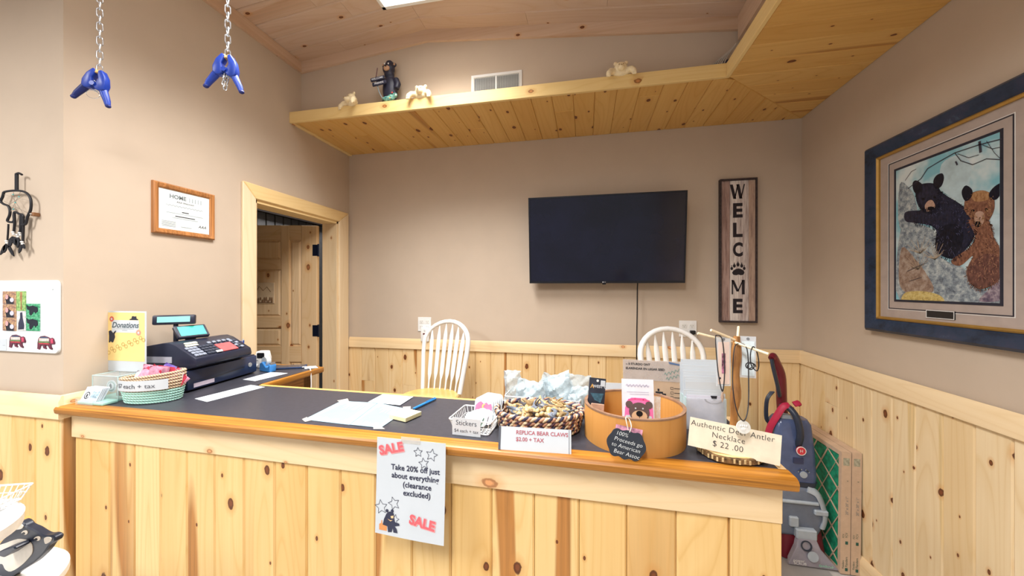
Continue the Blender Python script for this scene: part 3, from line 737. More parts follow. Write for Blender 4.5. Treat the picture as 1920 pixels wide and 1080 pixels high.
def fuzz(pts, m, n=160, L=12, seed=1, out=.5, inner=0):
    rn = random.Random(seed); q = [(p[0], p[1]) for p in spline([(a, b, 0) for a, b in pts], 8, True)]; bb = B(); _d[0] -= .00006
    cx = sum(p[0] for p in q) / len(q); cy = sum(p[1] for p in q) / len(q)
    for i in range(n):
        k = rn.randrange(len(q)); a, b = q[k], q[(k + 1) % len(q)]
        f = rn.uniform(.0, inner) if inner else 0
        x = a[0] + (cx - a[0]) * f; y = a[1] + (cy - a[1]) * f
        dx, dy = (b[1] - a[1]), -(b[0] - a[0]); l = math.hypot(dx, dy) or 1
        if (a[0] + dx - cx) ** 2 + (a[1] + dy - cy) ** 2 < (a[0] - dx - cx) ** 2 + (a[1] - dy - cy) ** 2: dx, dy = -dx, -dy
        dx, dy = dx / l * out + rn.uniform(-.5, .5), dy / l * out + rn.uniform(.0, .8); ll = rn.uniform(.4, 1) * L
        e0 = pl(1640 + (x - dx * ll * .4) / 2.7, 220 + (y - dy * ll * .4) / 2.7); e1 = pl(1640 + (x + dx * ll * .6) / 2.7, 220 + (y + dy * ll * .6) / 2.7)
        if max(abs(e0[0]), abs(e1[0])) < aw and max(abs(e0[1]), abs(e1[1])) < ah: bb.line([e0, e1], .0016, _d[0])
    o = bb.build('print_fur', m, art); o['kind'] = 'stuff'
blk_o = [(230, 470), (300, 460), (320, 380), (360, 400), (440, 450), (495, 520), (500, 590), (470, 650), (400, 715), (330, 700), (300, 660), (310, 590), (280, 550), (200, 535)]
brn_o = [(470, 520), (560, 520), (585, 560), (600, 620), (645, 680), (660, 740), (640, 800), (590, 850), (520, 870), (470, 830), (460, 770), (490, 700)]
HL, HB2 = mat('print_blue_sheen', (86, 88, 120), .3), mat('print_brown_sheen', (178, 132, 104), .3)
fuzz(blk_o, HL, 130, 20, 3, .2, .7); fuzz(brn_o, HB2, 150, 20, 4, .2, .8); fuzz(brn_o, BRN2, 160, 20, 5, .2, .8); fuzz(blk_o, BLK2, 200, 22, 6, .7); fuzz(brn_o, BRN, 220, 20, 7, .7)
fuzz([(450, 420), (480, 385), (540, 370), (590, 395), (600, 450), (585, 500), (550, 545), (510, 550), (470, 500), (448, 470)], BRN3, 130, 14, 8, .4, .5); fuzz([(200, 360), (230, 338), (290, 335), (325, 370), (330, 430), (300, 475), (250, 482), (210, 440)], BLK2, 130, 16, 9, .6, .2)
# grass tuft and twigs
TW = mat('print_twig', (60, 58, 70), .3); GR = mat('print_dry_grass', (196, 176, 150), .3)
bb = B(); _d[0] -= .0001
for i in range(46):
    a = math.radians(100 + 60 * math.sin(i * 1.7)); c0 = [(225, 690), (300, 720), (215, 770)][i % 3]; L = 60 + 30 * math.sin(i * 2.9)
    p, q = pl(1640 + c0[0] / 2.7, 220 + c0[1] / 2.7), pl(1640 + (c0[0] + L * math.cos(a)) / 2.7, 220 + (c0[1] - L * math.sin(a)) / 2.7)
    bb.line([p, q], .0014, _d[0])
bb.build('print_grass', GR, art)
bb = B(); _d[0] -= .0001
for tw, w in (([(165, 360), (230, 310), (262, 260), (320, 225), (400, 180), (520, 140), (636, 110)], .0034), ([(400, 180), (430, 220), (490, 240), (560, 210), (636, 215)], .0028), ([(415, 185), (470, 205), (520, 190)], .002), ([(540, 140), (590, 160), (636, 150)], .002), ([(560, 120), (600, 180), (630, 210)], .0016), ([(150, 320), (180, 275), (205, 262)], .002), ([(405, 225), (412, 240)], .006), ([(525, 125), (530, 175)], .009), ([(160, 780), (200, 760), (250, 740)], .002), ([(170, 830), (230, 810)], .002)):
    bb.line([pl(1640 + a / 2.7, 220 + b / 2.7) for a, b in tw], w, _d[0])
bb.build('print_twigs', TW, art)
B().box(-.06, .06, -.020, -.0165, -.370, -.337).build('nameplate', mat('black_plate', (34, 32, 34), .3), pic)
mitred(.06, .0165, [(0, -.0165), (0, -.0205), (.0025, -.0205), (.0025, -.0165)]).build('plate_edge', WHITE, pic).matrix_basis = T(0, 0, -.3535)

# ================================================================== certificate on the left wall (local x runs along +y, -y into the room = +x)
def on_left(y, z, off=0): return Matrix(((0, -1, 0, XL + off), (1, 0, 0, y), (0, 0, 1, z), (0, 0, 0, 1)))
ce = thing('framed_certificate', 'small oak framed white certificate on the left wall beside the door', 'certificate', M=on_left(1.4765, 1.8895))
mitred(.1445, .123, [(0, 0), (0, -.012), (.006, -.018), (.020, -.014), (.026, -.008), (.026, 0)]).build('frame', OAKZ, ce, smooth=35)
B().box(-.119, .119, -.006, -.001, -.098, .098).build('paper', mat('certificate_paper', (228, 236, 236), .5), ce)
G1, G2 = mat('grey_print', (120, 130, 134), .7), mat('pale_grey_print', (172, 184, 190), .7)
lettering('HOME', .027, G1, ce, -.034, .066, -.0066, bold=.0008); [B().line([(.02 + i * .014, .055), (.02 + i * .014, .074)], .004, -.0066).build('print_stroke', G2, ce) for i in range(5)]
lettering('AAA Wisconsin', .0125, INK, ce, 0, .043, -.0066, shear=.2)
B().line([(-.088 + i * .004, .022 + .003 * math.sin(i * 1.7)) for i in range(44)], .002, -.0066).build('script_line', G2, ce)
for z_, w_, m in ((-.004, .03, INK), (-.014, .17, G2), (-.028, .09, INK), (-.037, .12, G2)): 
    B().line([(-w_ / 2, z_), (w_ / 2, z_)], .004 if m is INK else .0025, -.0066).build('print_line', m, ce)
bb = B()
for i in range(5): bb.line([(-.105, -.058 - i * .006), (-.045, -.058 - i * .006)], .0016, -.0066)
bb.line([(-.02, -.078), (.03, -.078)], .0015, -.0066); bb.build('print_lines', G1, ce)
lettering('AAA', .020, INK, ce, .082, -.064, -.0066, shear=.35)

# ================================================================== sockets, plug-in unit, vent
def outlet(name, label, x, z):
    t = thing(name, label, 'socket', (x, YB, z), group='white wall sockets')
    B().box(-.058, .058, -.006, 0, -.058, .058).build('plate', WHITE, t, bevel=.002)
    for sx in (-.026, .026):
        for sz_ in (-.022, .022):
            r = B().vprism(rrect(sx - .017, sx + .017, sz_ - .015, sz_ + .015, .007), -.0085, -.005).build('receptacle', mat('socket_white', (232, 232, 228), .35), t)
            B().box(sx - .008, sx - .006, -.0092, -.0083, sz_ - .002, sz_ + .006).box(sx + .005, sx + .007, -.0092, -.0083, sz_ - .002, sz_ + .006).box(sx - .002, sx + .002, -.0092, -.0083, sz_ - .010, sz_ - .006).build('slots', mat('slot_grey', (90, 88, 86), .6), r)
    return t
outlet('wall_socket', 'white double wall socket above the rail left of the television', -1.30, 1.206)
outlet('wall_socket', 'white double wall socket right of the television cord with a black plug in it', .715, 1.214)
ng = thing('plug_in_monitor', 'white plug-in unit with small dark red window under the left socket', 'device', (-1.282, 2.776, 1.128))
B().box(-.036, .036, -.030, 0, -.06, .058).build('housing', WHITE, ng, bevel=.008, seg=2, smooth=40)
B().box(-.014, .014, -.0315, -.029, -.002, .010).build('window', mat('dark_red_window', (96, 30, 34), .3), ng)
B().vprism(disc(0, .03, .008), -.0315, -.029).build('grille', mat('pale_grille', (206, 206, 208), .5), ng)
pg = thing('power_plug', 'black power plug in the right wall socket with its cord dropping behind the chair', 'plug', (.741, 2.782, 1.192))
B().box(-.017, .017, -.036, -.003, -.013, .013).build('plug_body', BLACK, pg, bevel=.004)
B().tube(spline([(0, -.03, -.008), (.002, -.034, -.06), (-.002, -.03, -.1), (-.016, -.035, -.16), (-.02, -.035, -.35)], 5), .0032, 6).build('cord', BLACK, pg, smooth=60)
vt = thing('air_vent', 'white louvred air vent on the upper wall behind the ledge', 'vent', (-.5575, YU, 2.808))
mitred(.1665, .068, [(0, 0), (0, -.006), (.018, -.010), (.022, -.004), (.022, 0)]).build('frame', WHITE, vt)
B().box(-.15, .15, -.001, 0, -.05, .05).build('duct_back', mat('vent_dark', (116, 120, 124), .7), vt)
lv = B().box(-.0012, .0012, -.011, -.001, -.047, .047).mesh('louvre', mat('vent_louvre', (206, 210, 210), .5))
for i in range(40):
    o = link('louvre', lv, vt, T(-.138 + i * .0071, 0, 0) @ R('Z', 25))
B().box(-.004, .004, -.012, -.001, -.047, .047).build('centre_bar', WHITE, vt)

# ================================================================== SALE sheet taped on the counter front
sl = thing('sale_sheet', 'white paper SALE sheet taped to the front edge of the counter', 'paper sign', M=T(-.4955, .9725, .925) @ R('Z', -1))
def sheet_bend(u, v): 
    x = -.108 + .216 * u; z = -.14 + .28 * v
    return (x + .004 * (v - 1) * (1 - u) * 1, -.003 - .028 * (1 - v) ** 1.5 * (.35 + .65 * u * u) * .5 - .004 * math.sin(u * PI) * (1 - v), z - .0 * u)
B().grid(sheet_bend, 10, 12).build('paper', PAPER, sl, solid=.0004, smooth=60)
B().box(-.03, .03, -.0045, -.0036, .130, .148).build('tape', mat('clear_tape', (226, 222, 214), .2, alpha=.45), sl)
def on_sheet(o, dy=-.0012):                           # lay flat lettering on the bent sheet
    for v in o.data.vertices:
        p = o.matrix_basis @ v.co
        u, w = (p.x + .108) / .216, (p.z + .14) / .28
        y = sheet_bend(max(0, min(1, u)), max(0, min(1, w)))[1]
        v.co = o.matrix_basis.inverted() @ Vector((p.x, y + dy, p.z))
    return o
NV = mat('navy_print', (42, 46, 72), .7); RD = mat('coral_print', (222, 104, 112), .7); RDL = mat('pale_coral_print', (238, 160, 162), .7)
for i, ln in enumerate(('Take 20% off just', 'about everything', '(clearance', 'excluded)')):
    on_sheet(lettering(ln, .0218, NV, sl, .015 if i < 2 else .022, .058 - i * .0232, bold=.0004))
on_sheet(lettering('SALE', .036, RDL, sl, -.060, .108, rot=14, bold=.0024, spacing=1.05), -.0010); on_sheet(lettering('SALE', .036, RD, sl, -.062, .110, rot=14, bold=.0016, spacing=1.05), -.0016)
on_sheet(lettering('SALE', .036, RDL, sl, .042, -.090, rot=-8, bold=.0024, spacing=1.05), -.0010); on_sheet(lettering('SALE', .036, RD, sl, .040, -.088, rot=-8, bold=.0016, spacing=1.05), -.0016)
def star(cx, cz, r, rot):
    q = []
    for i in range(10):
        a = math.radians(rot + 36 * i); rr = r if i % 2 == 0 else r * .48
        q.append((cx + rr * math.cos(a), cz + rr * math.sin(a)))
    return q + [q[0]]
for cx, cz, r, ro in ((.024, .108, .014, 95), (.066, .104, .018, 80), (.042, .078, .016, 100), (-.092, -.062, .021, 100), (-.050, -.046, .019, 110), (-.046, -.090, .014, 80)):
    on_sheet(B().line(star(cx, cz, r, ro), .0012, 0).build('star_print', NV, sl))
BP, OP, TP = mat('print_bear_navy', (50, 54, 76), .7), mat('print_orange', (226, 150, 92), .7), mat('print_tan', (236, 200, 150), .7)
def pr(pts, m, dy): on_sheet(B().sheet(pts, 0).build('bear_print', m, sl), dy)
pr([(-.098, -.128), (-.072, -.128), (-.072, -.112), (-.088, -.108), (-.088, -.100), (-.091, -.100), (-.092, -.108), (-.098, -.112)], OP, -.0010)
pr([(-.086, -.112), (-.082, -.095), (-.074, -.078), (-.062, -.070), (-.050, -.074), (-.048, -.088), (-.046, -.098), (-.032, -.100), (-.030, -.106), (-.046, -.110), (-.040, -.116), (-.036, -.128), (-.050, -.128), (-.052, -.116), (-.056, -.128), (-.068, -.130), (-.070, -.114)], BP, -.0014)
pr(disc(-.072, -.070, .005, 8), BP, -.0014); pr(disc(-.055, -.068, .005, 8), BP, -.0014)
pr([(-.060, -.083), (-.050, -.080), (-.051, -.088), (-.058, -.089)], TP, -.0018); pr([(-.070, -.092), (-.060, -.098), (-.052, -.093), (-.060, -.095)], TP, -.0018)

# ================================================================== chains and blue spring clamps
CH = mat('chain_steel', (214, 220, 226), .25, .9); CB = mat('clamp_blue', (30, 62, 162), .35, var=.1); CBD = mat('clamp_grip', (20, 34, 104), .5); CT = mat('clamp_pad', (214, 176, 110), .6)
lk = B().tube([(x, 0, z) for x, z in arc(0, .0085, .0075, 0, 180, 6) + arc(0, -.0085, .0075, 180, 360, 6)], .0022, 6, closed=True).mesh('chain_link', CH, smooth=60)
def chain(label, clabel, x, y, zb, rz, tilt, ex):
    z1 = ceil_z(x); t = thing('hanging_chain', label, 'chain', (x, y, zb), rz, 'steel chains hanging from the ceiling')
    i = 0; z = 0
    while z < z1 - zb - .005:
        link('chain_link', lk, t, T(0, 0, z + .012) @ R('Z', 45 + 90 * (i % 2))); z += .0258; i += 1
    B().tube([(0, 0, z1 - zb), (0, 0, z1 - zb - .03)], .004).build('ceiling_hook', CH, t)
    c = thing('spring_clamp', clabel, 'clamp', group='blue spring clamps on chains', M=T(x, y, zb + .004) @ R('Z', rz) @ R('Y', tilt))
    for s in (-1, 1):
        # jaw from the pad at the top, bowed out, crossing to the handle below
        jaw = [(s*.004, .0), (s*.014, .004), (s*.030, -.018), (s*.038, -.045), (s*.036, -.064), (s*.026, -.072), (s*.012, -.070), (s*.002, -.060), (s*.006, -.046), (s*.011, -.030), (s*.006, -.016)]
        if s < 0: jaw = jaw[::-1]
        B().vprism(jaw, -.012, .012).build('jaw', CB, c, bevel=.003, seg=2, smooth=50)
        B().tube([(s*.026, 0, -.060), (s*.036, 0, -.078), (s*.048, 0, -.098), (s*.054, 0, -.112)], [.012, .0115, .010, .008], 10, flat=.75).build('handle', CBD if s < 0 and ex == 0 else CB, c, smooth=60)
        B().ell((s*.056, 0, -.115), (.009, .008, .007), 10, 6).build('grip_end', CBD, c, smooth=60)
        B().cbox(.008, .02, .014, T(s*.0055, 0, -.004) @ R('Y', s * 20)).build('pad', CT, c, bevel=.002)
    B().tube([(0, -.016, -.052), (0, .016, -.052)], .008, 12).build('pivot', CB, c, smooth=50)
    B().tube([(-.018, .0, -.05)] + [(.016 * math.cos(a), -.010 + .02 * i / 16, -.056 + .016 * math.sin(a)) for i, a in enumerate([i * .8 for i in range(17)])], .0014, 6).build('spring', CH, c, smooth=60)
    if ex:
        for i in range(4): link('chain_link', lk, c, T(-.002 + .002 * i, 0, -.055 - i * .016) @ R('Z', 90 * (i % 2)) @ R('Y', 12))
    else: B().tube([(.022 * math.cos(a), 0, -.088 + .014 * math.sin(a)) for a in [2*PI*i/16 for i in range(16)]], .0009, 5, closed=True).build('wire_ring', CH, c, smooth=60)
p = on_y(187, 136, 1.0); chain('steel chain hanging over the left wall nearer the outside corner', 'light blue spring clamp on the chain nearer the outside wall corner', p.x, p.y, p.z, 20, 14, 0)
p = on_y(427, 108, 1.04); chain('steel chain hanging in front of the ceiling trim above the certificate', 'deep blue spring clamp on the chain above the certificate with spare links dangling', p.x, p.y, p.z, 20, 6, 1)
# ================================================================== things on the counter
def fuse(bld, name, m, parent=None, M=None, voxel=.004, smooth=60):
    """one continuous skin over overlapping lumps"""
    me = bld.mesh(name + '_raw', m)
    ob = bpy.data.objects.new('raw', me); COL.objects.link(ob)
    md = ob.modifiers.new('r', 'REMESH'); md.mode = 'VOXEL'; md.voxel_size = voxel
    s2 = ob.modifiers.new('s', 'SMOOTH'); s2.factor = .5; s2.iterations = 4
    dg = bpy.context.evaluated_depsgraph_get()
    out = bpy.data.meshes.new_from_object(ob.evaluated_get(dg))
    bpy.data.objects.remove(ob); bpy.data.meshes.remove(me)
    out.name = name; out.materials.clear(); out.materials.append(m); out.shade_smooth()
    return link(name, out, parent, M)
def wrap(o, f):
    Mi = o.matrix_basis.inverted()
    for v in o.data.vertices: v.co = Mi @ Vector(f(o.matrix_basis @ v.co))
    return o
CLEAR = mat('clear_acrylic', (232, 242, 244), .06, trans=.0, alpha=.16, spec=.6)
EDGE = mat('acrylic_edge', (206, 236, 236), .1, alpha=.62)
TEALE = mat('acrylic_base', (176, 224, 216), .15, alpha=.85)
# ---- donation box with sign panel
db = thing('donation_box', 'clear acrylic donation box with a yellow Donations sign standing on it', 'donation box', (-1.897, 1.150, ZC), 2)
bw, bd, bh = .064, .045, .098
B().box(-bw, bw, -bd, bd, 0, .006).build('base', TEALE, db)
for n_, a in (('front_pane', (-bw, bw, -bd, -bd + .003, .006, bh)), ('back_pane', (-bw, bw, bd - .003, bd, .006, bh)), ('side_pane', (-bw, -bw + .003, -bd, bd, .006, bh)), ('side_pane', (bw - .003, bw, -bd, bd, .006, bh)), ('lid', (-bw, bw, -bd, bd, bh - .003, bh))):
    B().box(*a).build(n_, CLEAR, db)
ed = B()
for sx in (-bw, bw):
    for sy in (-bd, bd): ed.tube([(sx, sy, .004), (sx, sy, bh)], .0016, 6)
for sy in (-bd, bd): ed.tube([(-bw, sy, bh), (bw, sy, bh)], .0016, 6)
for sx in (-bw, bw): ed.tube([(sx, -bd, bh), (sx, bd, bh)], .0016, 6)
ed.build('polished_edges', EDGE, db)
B().vprism(disc(-.008, .050, .024, 24), -.020, -.018).build('logo_disc', PAPER, db); 
B().vprism([(q[0], q[1]) for q in disc(-.008, .050, .019, 20)], -.0212, -.0202).build('logo_ring', mat('sage_print', (150, 176, 168), .7), db); B().vprism(disc(-.008, .050, .015, 20), -.0222, -.0212).build('logo_field', PAPER, db)
B().vprism([(-.012, .042), (-.004, .042), (-.003, .054), (-.008, .062), (-.013, .054)], -.0232, -.0222).build('logo_bear', INK, db)
B().box(.018, .052, -.02, -.018, .012, .055).build('folded_note', mat('brown_note', (150, 128, 118), .7), db)
sg = B().box(-.1055, .1055, .030, .033, bh + .001, bh + .256).build('sign_panel', PAPER, db)
sg.location = (-.012, 0, 0)
YL = mat('sign_yellow', (246, 218, 144), .6, var=.04, scale=8)
B().box(-.100, .100, .0292, .0299, bh + .045, bh + .250).build('yellow_field', YL, sg)
B().sheet([(-.07, bh + .165), (.072, bh + .165), (.072, bh + .218), (-.07, bh + .218)], .0288).build('white_box', PAPER, sg)
lettering('Donations', .033, mat('slate_print', (64, 84, 96), .7), sg, .0, bh + .196, .0284, shear=.3, bold=.0006)
B().line([(-.045, bh + .181), (.045, bh + .181)], .0012, .0284).line([(-.015, bh + .175), (.012, bh + .175)], .0012, .0284).build('fine_print', mat('grey_print', (120, 130, 134), .7), sg)
SB = mat('sign_bear', (40, 46, 62), .7)
B().sheet([(-.085, bh + .122), (-.078, bh + .122), (-.075, bh + .128), (-.070, bh + .122), (-.062, bh + .123), (-.052, bh + .145), (-.055, bh + .158), (-.045, bh + .172), (-.052, bh + .172), (-.062, bh + .162), (-.074, bh + .174), (-.086, bh + .170), (-.084, bh + .150)], .0286).build('bear_print', SB, sg)
B().sheet([(.024, bh + .219), (.068, bh + .219), (.068, bh + .223), (.060, bh + .225), (.058, bh + .236), (.052, bh + .234), (.040, bh + .236), (.036, bh + .234), (.033, bh + .225), (.024, bh + .223)], .0286).build('bear_print', SB, sg)
for cx, cz, r, m in ((-.070, bh + .222, .012, mat('flower_red', (208, 104, 88), .7)), (.070, bh + .166, .013, mat('button_pink', (226, 156, 132), .7))):
    B().sheet(disc(cx, cz, r, 8), .0286).build('badge', m, sg); B().sheet(disc(cx, cz, r * .4, 8), .0283).build('badge_centre', PAPER, sg)
pm = mat('paw_print_tan', (204, 166, 92), .7)
for i in range(13):
    u = i / 12; cx, cz = -.085 + .18 * u, bh + .082 + .058 * u + (.009 if i % 2 else -.004)
    B().line(disc(cx, cz, .0072, 10) + [disc(cx, cz, .0072, 10)[0]], .0022, .0286).build('paw_print', pm, sg)
# ---- card holder with business cards
bc = thing('card_holder', 'clear card holder full of white business cards at the counter end', 'card holder', (-1.885, 1.052, ZC), 0)
B().box(-.055, .075, -.006, .045, 0, .012).build('base', TEALE, bc, bevel=.003)
B().box(-.055, .03, -.010, -.007, 0, .022).build('front_lip', CLEAR, bc); B().box(-.055, .03, .030, .033, .004, .05).build('back_rest', CLEAR, bc)
crd = B().box(-.043, .043, -.0004, .0004, 0, .052).mesh('business_card', PAPER)
for i in range(7):
    o = tag(link('business_card', crd, None, T(-1.896 + .002 * (i % 3), 1.0545 + i * .003, ZC + .0125) @ R('Z', (i % 3 - 1) * 1.5) @ R('X', -24 - i * .6)), 'front white business card with round bear logo in the clear holder' if i == 0 else 'white business card behind the front one in the clear holder', 'card', None if i == 0 else 'business cards in the clear holder')
    if i == 0:
        lgo = B().line(disc(-.020, .020, .012, 14), .003, -.0008).sheet([(-.023, .012), (-.017, .012), (-.016, .022), (-.020, .027), (-.024, .022)], -.0008).build('card_logo', INK, o)
        B().sheet([(.0, .012), (.04, .012), (.04, .04), (.022, .034), (.004, .038)], -.0008).build('card_picture', mat('card_blue', (164, 190, 206), .7, var=.3, scale=90), o)
# ---- rope basket with packets
bk = thing('rope_basket', 'oval rope basket, mint below and straw above, with a paper price band', 'basket', (-1.712, 1.150, ZC), 14)
def rope(col1, col2, name):
    N = NT(name); co = N.n('ShaderNodeTexCoord').outputs['Object']
    wv = N.n('ShaderNodeTexWave', wave_type='BANDS', bands_direction='DIAGONAL'); wv.inputs['Scale'].default_value = 55; N.l(co, wv.inputs['Vector'])
    N.l(N.mix(wv.outputs[0], lin(col1), lin(col2)), N.b.inputs['Base Color']); N.b.inputs['Roughness'].default_value = .85
    bp = N.n('ShaderNodeBump'); bp.inputs['Strength'].default_value = .6; bp.inputs['Distance'].default_value = .003; N.l(wv.outputs[0], bp.inputs['Height']); N.l(bp.outputs[0], N.b.inputs['Normal']); return N.m
MINT, STRAW = rope((158, 218, 204), (196, 236, 226), 'mint_rope'), rope((168, 140, 110), (222, 200, 172), 'straw_rope')
rx, ry = .108, .070
def bscale(z): return .86 + .14 * min(1, z / .07)
for i in range(11):
    z = .006 + i * .0098; s = bscale(z); tip = .012 * (i / 10) ** 2
    pts = [(rx * s * math.cos(a), ry * s * math.sin(a), z + tip * math.cos(a)) for a in [2*PI*j/36 for j in range(36)]]
    B().tube(pts, .0056, 7, closed=True).build('rope_coil', MINT if i < 5 else STRAW, bk, smooth=70)
B().lathe([(.001, .002), (.09, .002), (.092, .006), (.001, .006)], 28, Matrix.Diagonal((1.0, .66, 1, 1))).build('bottom', MINT, bk)
bd_ = B()
bd_.grid(lambda u, v: ((rx + .0075) * 1.0 * math.cos(a := math.radians(-170 + 135 * u)), (ry + .0075) * math.sin(a), .052 + .040 * v + .004 * u), 24, 3)
bd_.build('price_band', PAPER, bk, solid=.0005, smooth=60)
o = lettering('hes $7 each + tax', .0235, mat('grey_ink', (84, 88, 98), .7), bk, 0, .073, 0)
def band(p):
    a = math.radians(-106 + p.x / .0985 * 57.3 * 1.0); return ((rx + .0088) * math.cos(a), (ry + .0088) * math.sin(a), p.z)
wrap(o, band)
pkm = [mat('packet_pink', (224, 160, 186), .35, var=.25, scale=60), mat('packet_red', (196, 62, 84), .35, var=.3, scale=50), mat('packet_white', (232, 230, 240), .3, var=.1, scale=40), mat('packet_violet', (96, 74, 160), .35, var=.3, scale=50)]
def packet_mesh(w, h, t, m):
    def f(sg_): return lambda u, v: (w * (u - .5), sg_ * t * math.sin(PI * u) * math.sin(PI * v) ** .6, h * v)
    b_ = B().grid(f(-1), 6, 8); b_.mat(0); b_.grid(f(1), 6, 8)
    return b_.mesh('foil_packet', m, smooth=50)
pmesh = [packet_mesh(.06, .085, .008, m) for m in pkm]
random.seed(11)
for i in range(14):
    a = i / 13; x = -.075 + .15 * a; 
    M = bk.matrix_basis @ T(x, .012 * math.sin(i * 2.1), .030 + .030 * math.sin(PI * min(1, a * 1.1))) @ R('Z', random.uniform(-30, 30)) @ R('Y', 24 + 16 * math.sin(i * 1.3)) @ R('X', random.uniform(-22, 10))
    o = link('foil_packet', pmesh[[2, 2, 0, 1, 0, 1, 0, 3, 0, 1, 1, 0, 1, 2][i]], None, M)
    col_ = ['white', 'white', 'pink', 'red', 'pink', 'red', 'pink', 'violet', 'pink', 'red', 'red', 'pink', 'red', 'white'][i]
    tag(o, f'{col_} foil packet sticking out of the rope basket by the register', 'packet', f'{col_} packets in the rope basket')
# ---- cash register (local x towards the cashier, y along its length)
cr = thing('cash_register', 'dark blue cash register with cash drawer and two lit displays', 'cash register', (-1.690, 1.246, ZC), 6.5)
RG = mat('register_navy', (36, 40, 58), .35, var=.06); RG2 = mat('register_slate', (62, 66, 84), .4, var=.06)
B().box(-.235, 0, 0, .385, .002, .098).build('drawer_case', RG, cr, bevel=.003)
dr = B().box(0, .014, .004, .381, .008, .094).build('drawer', mat('drawer_blue', (44, 56, 88), .3), cr, bevel=.005, seg=2, smooth=40)
B().vprism([(.03, .05), (.12, .034), (.30, .045), (.30, .050), (.12, .042)], 0, .002).build('drawer_curve', RG, dr).matrix_basis = Matrix(((0, -1, 0, .0148), (1, 0, 0, 0), (0, 0, 1, 0), (0, 0, 0, 1)))
B().lathe([(.0005, 0), (.011, 0), (.012, -.004), (.012, -.006)], 20, T(.0165, .335, .052) @ R('Y', 90)).build('lock', mat('lock_silver', (206, 206, 200), .3, .7), dr, smooth=50)
B().box(.014, .0146, .03, .13, .016, .034).build('paper_label', mat('label_lilac', (226, 216, 236), .6), dr)
prof = [(.052, .112), (.056, .124), (.050, .148), (-.045, .205), (-.075, .214), (-.11, .212), (-.235, .190), (-.235, .100), (.01, .100)]
B().vprism(prof, .004, .30).build('body', RG, cr, bevel=.004, seg=2, smooth=35)
B().box(-.19, -.06, .0015, .0035, .128, .154).build('side_sticker', mat('sticker_grey', (170, 172, 184), .5), cr)
sl_a = math.degrees(math.atan2(.205 - .148, .095))
KM = T(.048, 0, .1505) @ R('Y', sl_a)                # local: -x up the slope, z off the surface
KM = Matrix.Translation((.049, 0, .1495)) @ Matrix.Rotation(math.atan2(.057, .095), 4, 'Y')
k_d, k_l, k_w = mat('key_dark', (54, 60, 76), .45), mat('key_grey', (140, 148, 164), .45), mat('key_white', (216, 220, 224), .4)
def key_mesh(w, d, m): return B().box(-w/2, w/2, -d/2, d/2, 0, .006).mesh('key', m, bevel=.0015)
kd, kl, kw = key_mesh(.014, .015, k_d), key_mesh(.014, .015, k_l), key_mesh(.013, .030, k_w)
for i in range(4):
    for j in range(3): link('key', kl, cr, KM @ T(-.016 - i * .0175, .022 + j * .018, 0))
    for j in range(4): link('key', kd, cr, KM @ T(-.016 - i * .0175, .082 + j * .018, 0))
link('key', kw, cr, KM @ T(-.012, .128, .003))
for i in range(2): B().box(-.006, .006, -.028, .028, 0, .003, KM @ T(-.088 - i * .0165, .06 + i * .008, 0)).build('key_strip', mat('strip_cream', (226, 228, 206), .5), cr)
B().box(-.066, -.008, .150, .232, 0, .005, KM).build('red_key_pad', mat('register_red', (214, 92, 94), .5, var=.1), cr, bevel=.001)
for i in range(4):
    for j in range(2): link('key', kl if (i + j) % 2 else kd, cr, KM @ T(-.02 - i * .018, .246 + j * .018, 0))
for j in range(5): link('key', kl, cr, KM @ T(-.086, .140 + j * .026, 0))
SCR = mat('lit_teal_screen', (70, 190, 172), .3, emit=(90, 226, 204), es=.4)
od = B().box(-.035, .035, -.062, .062, -.006, .012).build('operator_display', RG, cr, T(0, 0, 0), bevel=.004)
od.matrix_basis = T(-.108, .135, .245) @ R('Z', -18) @ R('Y', 48)
B().box(-.026, .026, -.050, .050, .012, .0128).build('screen', SCR, od)
B().tube([(-.11, .135, .20), (-.115, .135, .245)], .02, 10).build('display_neck', RG, cr)
B().tube([(-.11, .205, .236), (-.11, .215, .238)], .009, 10).build('display_knob', RG, cr)
cu_ = B().box(-.012, .012, -.076, .076, -.022, .022).build('customer_display', RG, cr, bevel=.006, seg=2, smooth=40)
cu_.matrix_basis = T(-.165, .11, .305) @ R('Z', -58) @ R('Y', -8)
B().box(.012, .0127, -.058, .058, -.012, .014).build('screen', mat('lit_pale_screen', (120, 176, 172), .3, emit=(160, 230, 222), es=.4), cu_)
B().tube([(-.165, .115, .19), (-.165, .115, .285)], .009, 10).build('display_pole', RG, cr, smooth=60)
# ---- pens behind the register
ph = thing('pen_cup', 'small clear cup of pens behind the cash register', 'pen cup', (-1.888, 1.692, ZC))
B().lathe([(.002, 0), (.026, 0), (.028, .10), (.026, .10), (.024, .004), (.002, .004)], 18).build('cup', mat('clear_cup', (220, 226, 230), .15, alpha=.5), ph, smooth=50)
for i, (c, dx, dy, h) in enumerate((((70, 110, 190), -.010, .0, .155), ((190, 70, 70), .006, -.008, .150), ((200, 206, 212), .0, .010, .165), ((60, 90, 170), .012, .006, .158))):
    o = B().tube([(0, 0, .008), (dx, dy, h)], .0038, 8).build('pen', mat(f'pen_shaft_{i}', c, .35), None, T(0, 0, 0), smooth=60)
    o.matrix_basis = T(-1.888 - dx * .4, 1.692 - dy * .4, ZC)
    tag(o, ['blue pen leaning left in the cup behind the register', 'red pen in the cup behind the register', 'pale pen, tallest in the cup behind the register', 'dark blue pen at the right of the cup behind the register'][i], 'pen', 'pens in the cup')
